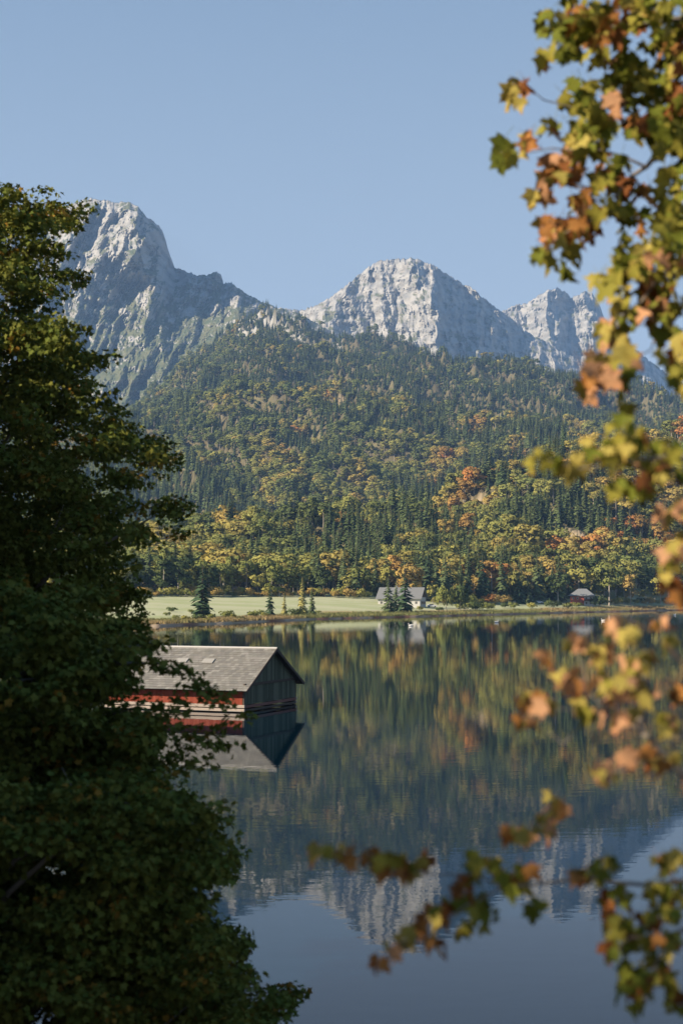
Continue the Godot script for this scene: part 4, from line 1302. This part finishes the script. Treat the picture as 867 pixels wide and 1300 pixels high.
	for c in cl:
		var d: float = c[3]
		var size := 0.076 if d > 5.0 else 0.050
		var lp := size * F / d
		var n := int(ceil(4.4 * pow(c[2] / (lp * 0.5), 2.0) * (1.0 if d > 5.0 else 0.85))) + 1
		for j in n:
			var an := rng.randf() * TAU
			var q: float = sqrt(rng.randf()) * c[2]
			var p := at(c[0] + cos(an) * q, c[1] + sin(an) * q - lp * 0.25, d + rng.randfn() * 0.14) - foot
			var dir := Vector3(rng.randfn() * 0.55, -0.75, rng.randfn() * 0.55 + 0.1).normalized()
			var nn := Vector3(rng.randfn() * 0.8 - 0.2, 0.5 + rng.randfn() * 0.3, rng.randfn() * 0.8 + 0.2)
			nn = (nn - dir * nn.dot(dir)).normalized()
			var pick: Array = mix[c[4]]
			all.append([absf(c[0] - 500.0) + (0.0 if c[0] < 880 else 9000.0), p, Basis(dir.cross(nn), dir, nn).scaled_local(Vector3.ONE * size * rng.randf_range(0.55, 1.25)), pick[rng.randi() % pick.size()], rng.randi() % 6])
	print("autumn leaves ", all.size())
	# the 300 that show largest are parts of their own: spread over the crown in view
	var seen := []
	var rest := {}
	var in_view := 0
	for a in all: in_view += int(a[0] < 5000.0)
	var every := maxf(1.0, in_view / 296.0)
	var acc := 0.0
	for a in all:
		if a[0] < 5000.0:
			acc += 1.0
			if acc >= every:
				acc -= every
				seen.append(a)
				continue
		var key := "%s|%d" % [a[3], a[4]]
		if not rest.has(key): rest[key] = []
		rest[key].append(a)
	for a in seen:
		var o := obj("leaf", forms[a[4]], ms[a[3]], t)
		o.transform = Transform3D(a[2], a[1])
	for tn in tone:
		var st := SurfaceTool.new()
		var any := false
		for f in 6:
			var key := "%s|%d" % [tn, f]
			if rest.has(key):
				for a in rest[key]:
					st.append_from(forms[f], 0, Transform3D(a[2], a[1]))
					any = true
		if any:
			var o := obj("foliage", st.commit(), ms[tn], t)
			o.set_meta("kind", "stuff")

# ------------------------------------------------------------------ water
func ripple_map() -> ImageTexture:
	var s := 1024
	var a := noise(91, 1.0, 4)
	a.frequency = 0.011
	var im := a.get_seamless_image(s, s, false, false, 0.1)
	var b := noise(92, 1.0, 3)
	b.frequency = 0.05
	var im2 := b.get_seamless_image(s, s, false, false, 0.1)
	var hgt := PackedFloat32Array()
	hgt.resize(s * s)
	var d1 := im.get_data()
	var d2 := im2.get_data()
	for k in s * s:
		hgt[k] = d1[k] / 255.0 * 2.2 + d2[k] / 255.0 * 0.45
	# smooth once: 8 bit noise has steps
	var sm := PackedFloat32Array()
	sm.resize(s * s)
	for y in s:
		for x in s:
			var t := 0.0
			for q in [-1, 0, 1]:
				t += hgt[((y + q + s) % s) * s + x] + hgt[y * s + (x + q + s) % s]
			sm[y * s + x] = t / 6.0
	var out := Image.create(s, s, false, Image.FORMAT_RGBF)
	for y in s:
		for x in s:
			var dx := (sm[y * s + (x + 2) % s] - sm[y * s + (x - 2 + s) % s])
			var dy := (sm[((y + 2) % s) * s + x] - sm[((y - 2 + s) % s) * s + x])
			out.set_pixel(x, y, Color(0.5 + clampf(dx * 4.0, -0.5, 0.5), 0.5 + clampf(dy * 4.0, -0.5, 0.5), 1.0))
	return ImageTexture.create_from_image(out)

func build_water() -> void:
	var w := StandardMaterial3D.new()
	w.resource_name = "lake_water"
	w.albedo_color = lin(0.0006, 0.009, 0.018)
	w.roughness = 0.02
	w.metallic_specular = 0.44
	w.normal_enabled = true
	w.normal_texture = ripple_map()
	w.normal_scale = 0.0019
	w.uv1_triplanar = true
	w.uv1_world_triplanar = true
	w.uv1_scale = Vector3(1.0 / 22.0, 1.0 / 22.0, 1.0 / 9.0)
	var p := PlaneMesh.new()
	p.size = Vector2(3400, 1700)
	var o := obj("lake_water", p, w)
	o.position = Vector3(0, 0, -830)
	tag(o, "calm dark lake mirroring the hill and the sky", "", "", "structure")

# ------------------------------------------------------------------ scene
func _ready() -> void:
	rng.seed = 20240917
	var pitch := atan(108.0 / F)
	cp = cos(pitch); sp = sin(pitch)
	# camera
	var cam := Camera3D.new()
	cam.name = "camera"
	add_child(cam)
	cam.position = Vector3(0, EYE, 0)
	cam.rotation = Vector3(pitch, 0, 0)
	cam.near = 0.1
	cam.far = 20000.0
	var ca := CameraAttributesPhysical.new()
	ca.frustum_focal_length = 12.0 / (650.0 / F)
	ca.frustum_near = 0.1
	ca.frustum_far = 20000.0
	ca.frustum_focus_distance = 600.0
	ca.exposure_aperture = 1.5
	cam.attributes = ca
	cam.fov = rad_to_deg(2.0 * atan(650.0 / F))
	cam.current = true
	# sky, air, exposure
	var env := Environment.new()
	env.background_mode = Environment.BG_SKY
	var sky := Sky.new()
	var sm := ProceduralSkyMaterial.new()
	sm.sky_top_color = lin(0.019, 0.076, 0.172)
	sm.sky_horizon_color = lin(0.36, 0.425, 0.495)
	sm.sky_curve = 0.30
	sm.ground_horizon_color = lin(0.30, 0.36, 0.42)
	sm.ground_bottom_color = lin(0.12, 0.13, 0.13)
	sm.sun_angle_max = 1.0
	sky.sky_material = sm
	env.sky = sky
	env.tonemap_mode = Environment.TONE_MAPPER_LINEAR
	env.tonemap_exposure = 1.95
	env.fog_enabled = true
	env.fog_density = 0.00008
	env.fog_light_color = Color(0.60, 0.77, 1.0)
	env.sdfgi_enabled = true
	env.ssao_enabled = true
	env.ssil_enabled = true
	var we := WorldEnvironment.new()
	we.environment = env
	add_child(we)
	# sun: from the left, a little behind the camera, about 33 degrees high
	var sun := DirectionalLight3D.new()
	sun.name = "sun"
	add_child(sun)
	var from := Vector3(-cos(deg_to_rad(22.0)), 0, sin(deg_to_rad(22.0))) * cos(deg_to_rad(33.0)) + Vector3(0, sin(deg_to_rad(33.0)), 0)
	sun.look_at_from_position(from * 100.0, Vector3.ZERO)
	sun.light_energy = 1.6
	sun.light_color = Color(1.0, 0.93, 0.82)
	sun.light_angular_distance = 0.5
	sun.shadow_enabled = true
	# setting
	setup_ground()
	bare_spots = [[ground_at(722, 702), 20.0, 22.0], [ground_at(690, 718), 16.0, 10.0], [ground_at(432, 516), 20.0, 7.0], [ground_at(600, 650), 11.0, 6.0]]
	var t0 := Time.get_ticks_msec()
	build_far_ground()
	print("ground ", Time.get_ticks_msec() - t0)
	build_peaks()
	print("peaks ", Time.get_ticks_msec() - t0)
	build_water()
	print("water ", Time.get_ticks_msec() - t0)
	build_tree_shapes()
	build_forest()
	print("forest ", Time.get_ticks_msec() - t0)
	build_shore_plants()
	build_houses()
	build_boathouse()
	var birds := [[521, 795, 2.9, "white swan floating near the shore before the farmhouse"], [630, 790.5, 0.3, "white swan floating off the bare bank before the parked cars"], [765, 788.5, 2.6, "white swan floating before the red house"], [856, 781, 0.6, "white swan floating where the bank meets the hanging autumn leaves"]]
	for b in birds: swan(on_water(b[0], b[1]), b[2], b[3])
	build_near()
	print("near ", Time.get_ticks_msec() - t0)
	build_right_maple()
	print("done ", Time.get_ticks_msec() - t0)
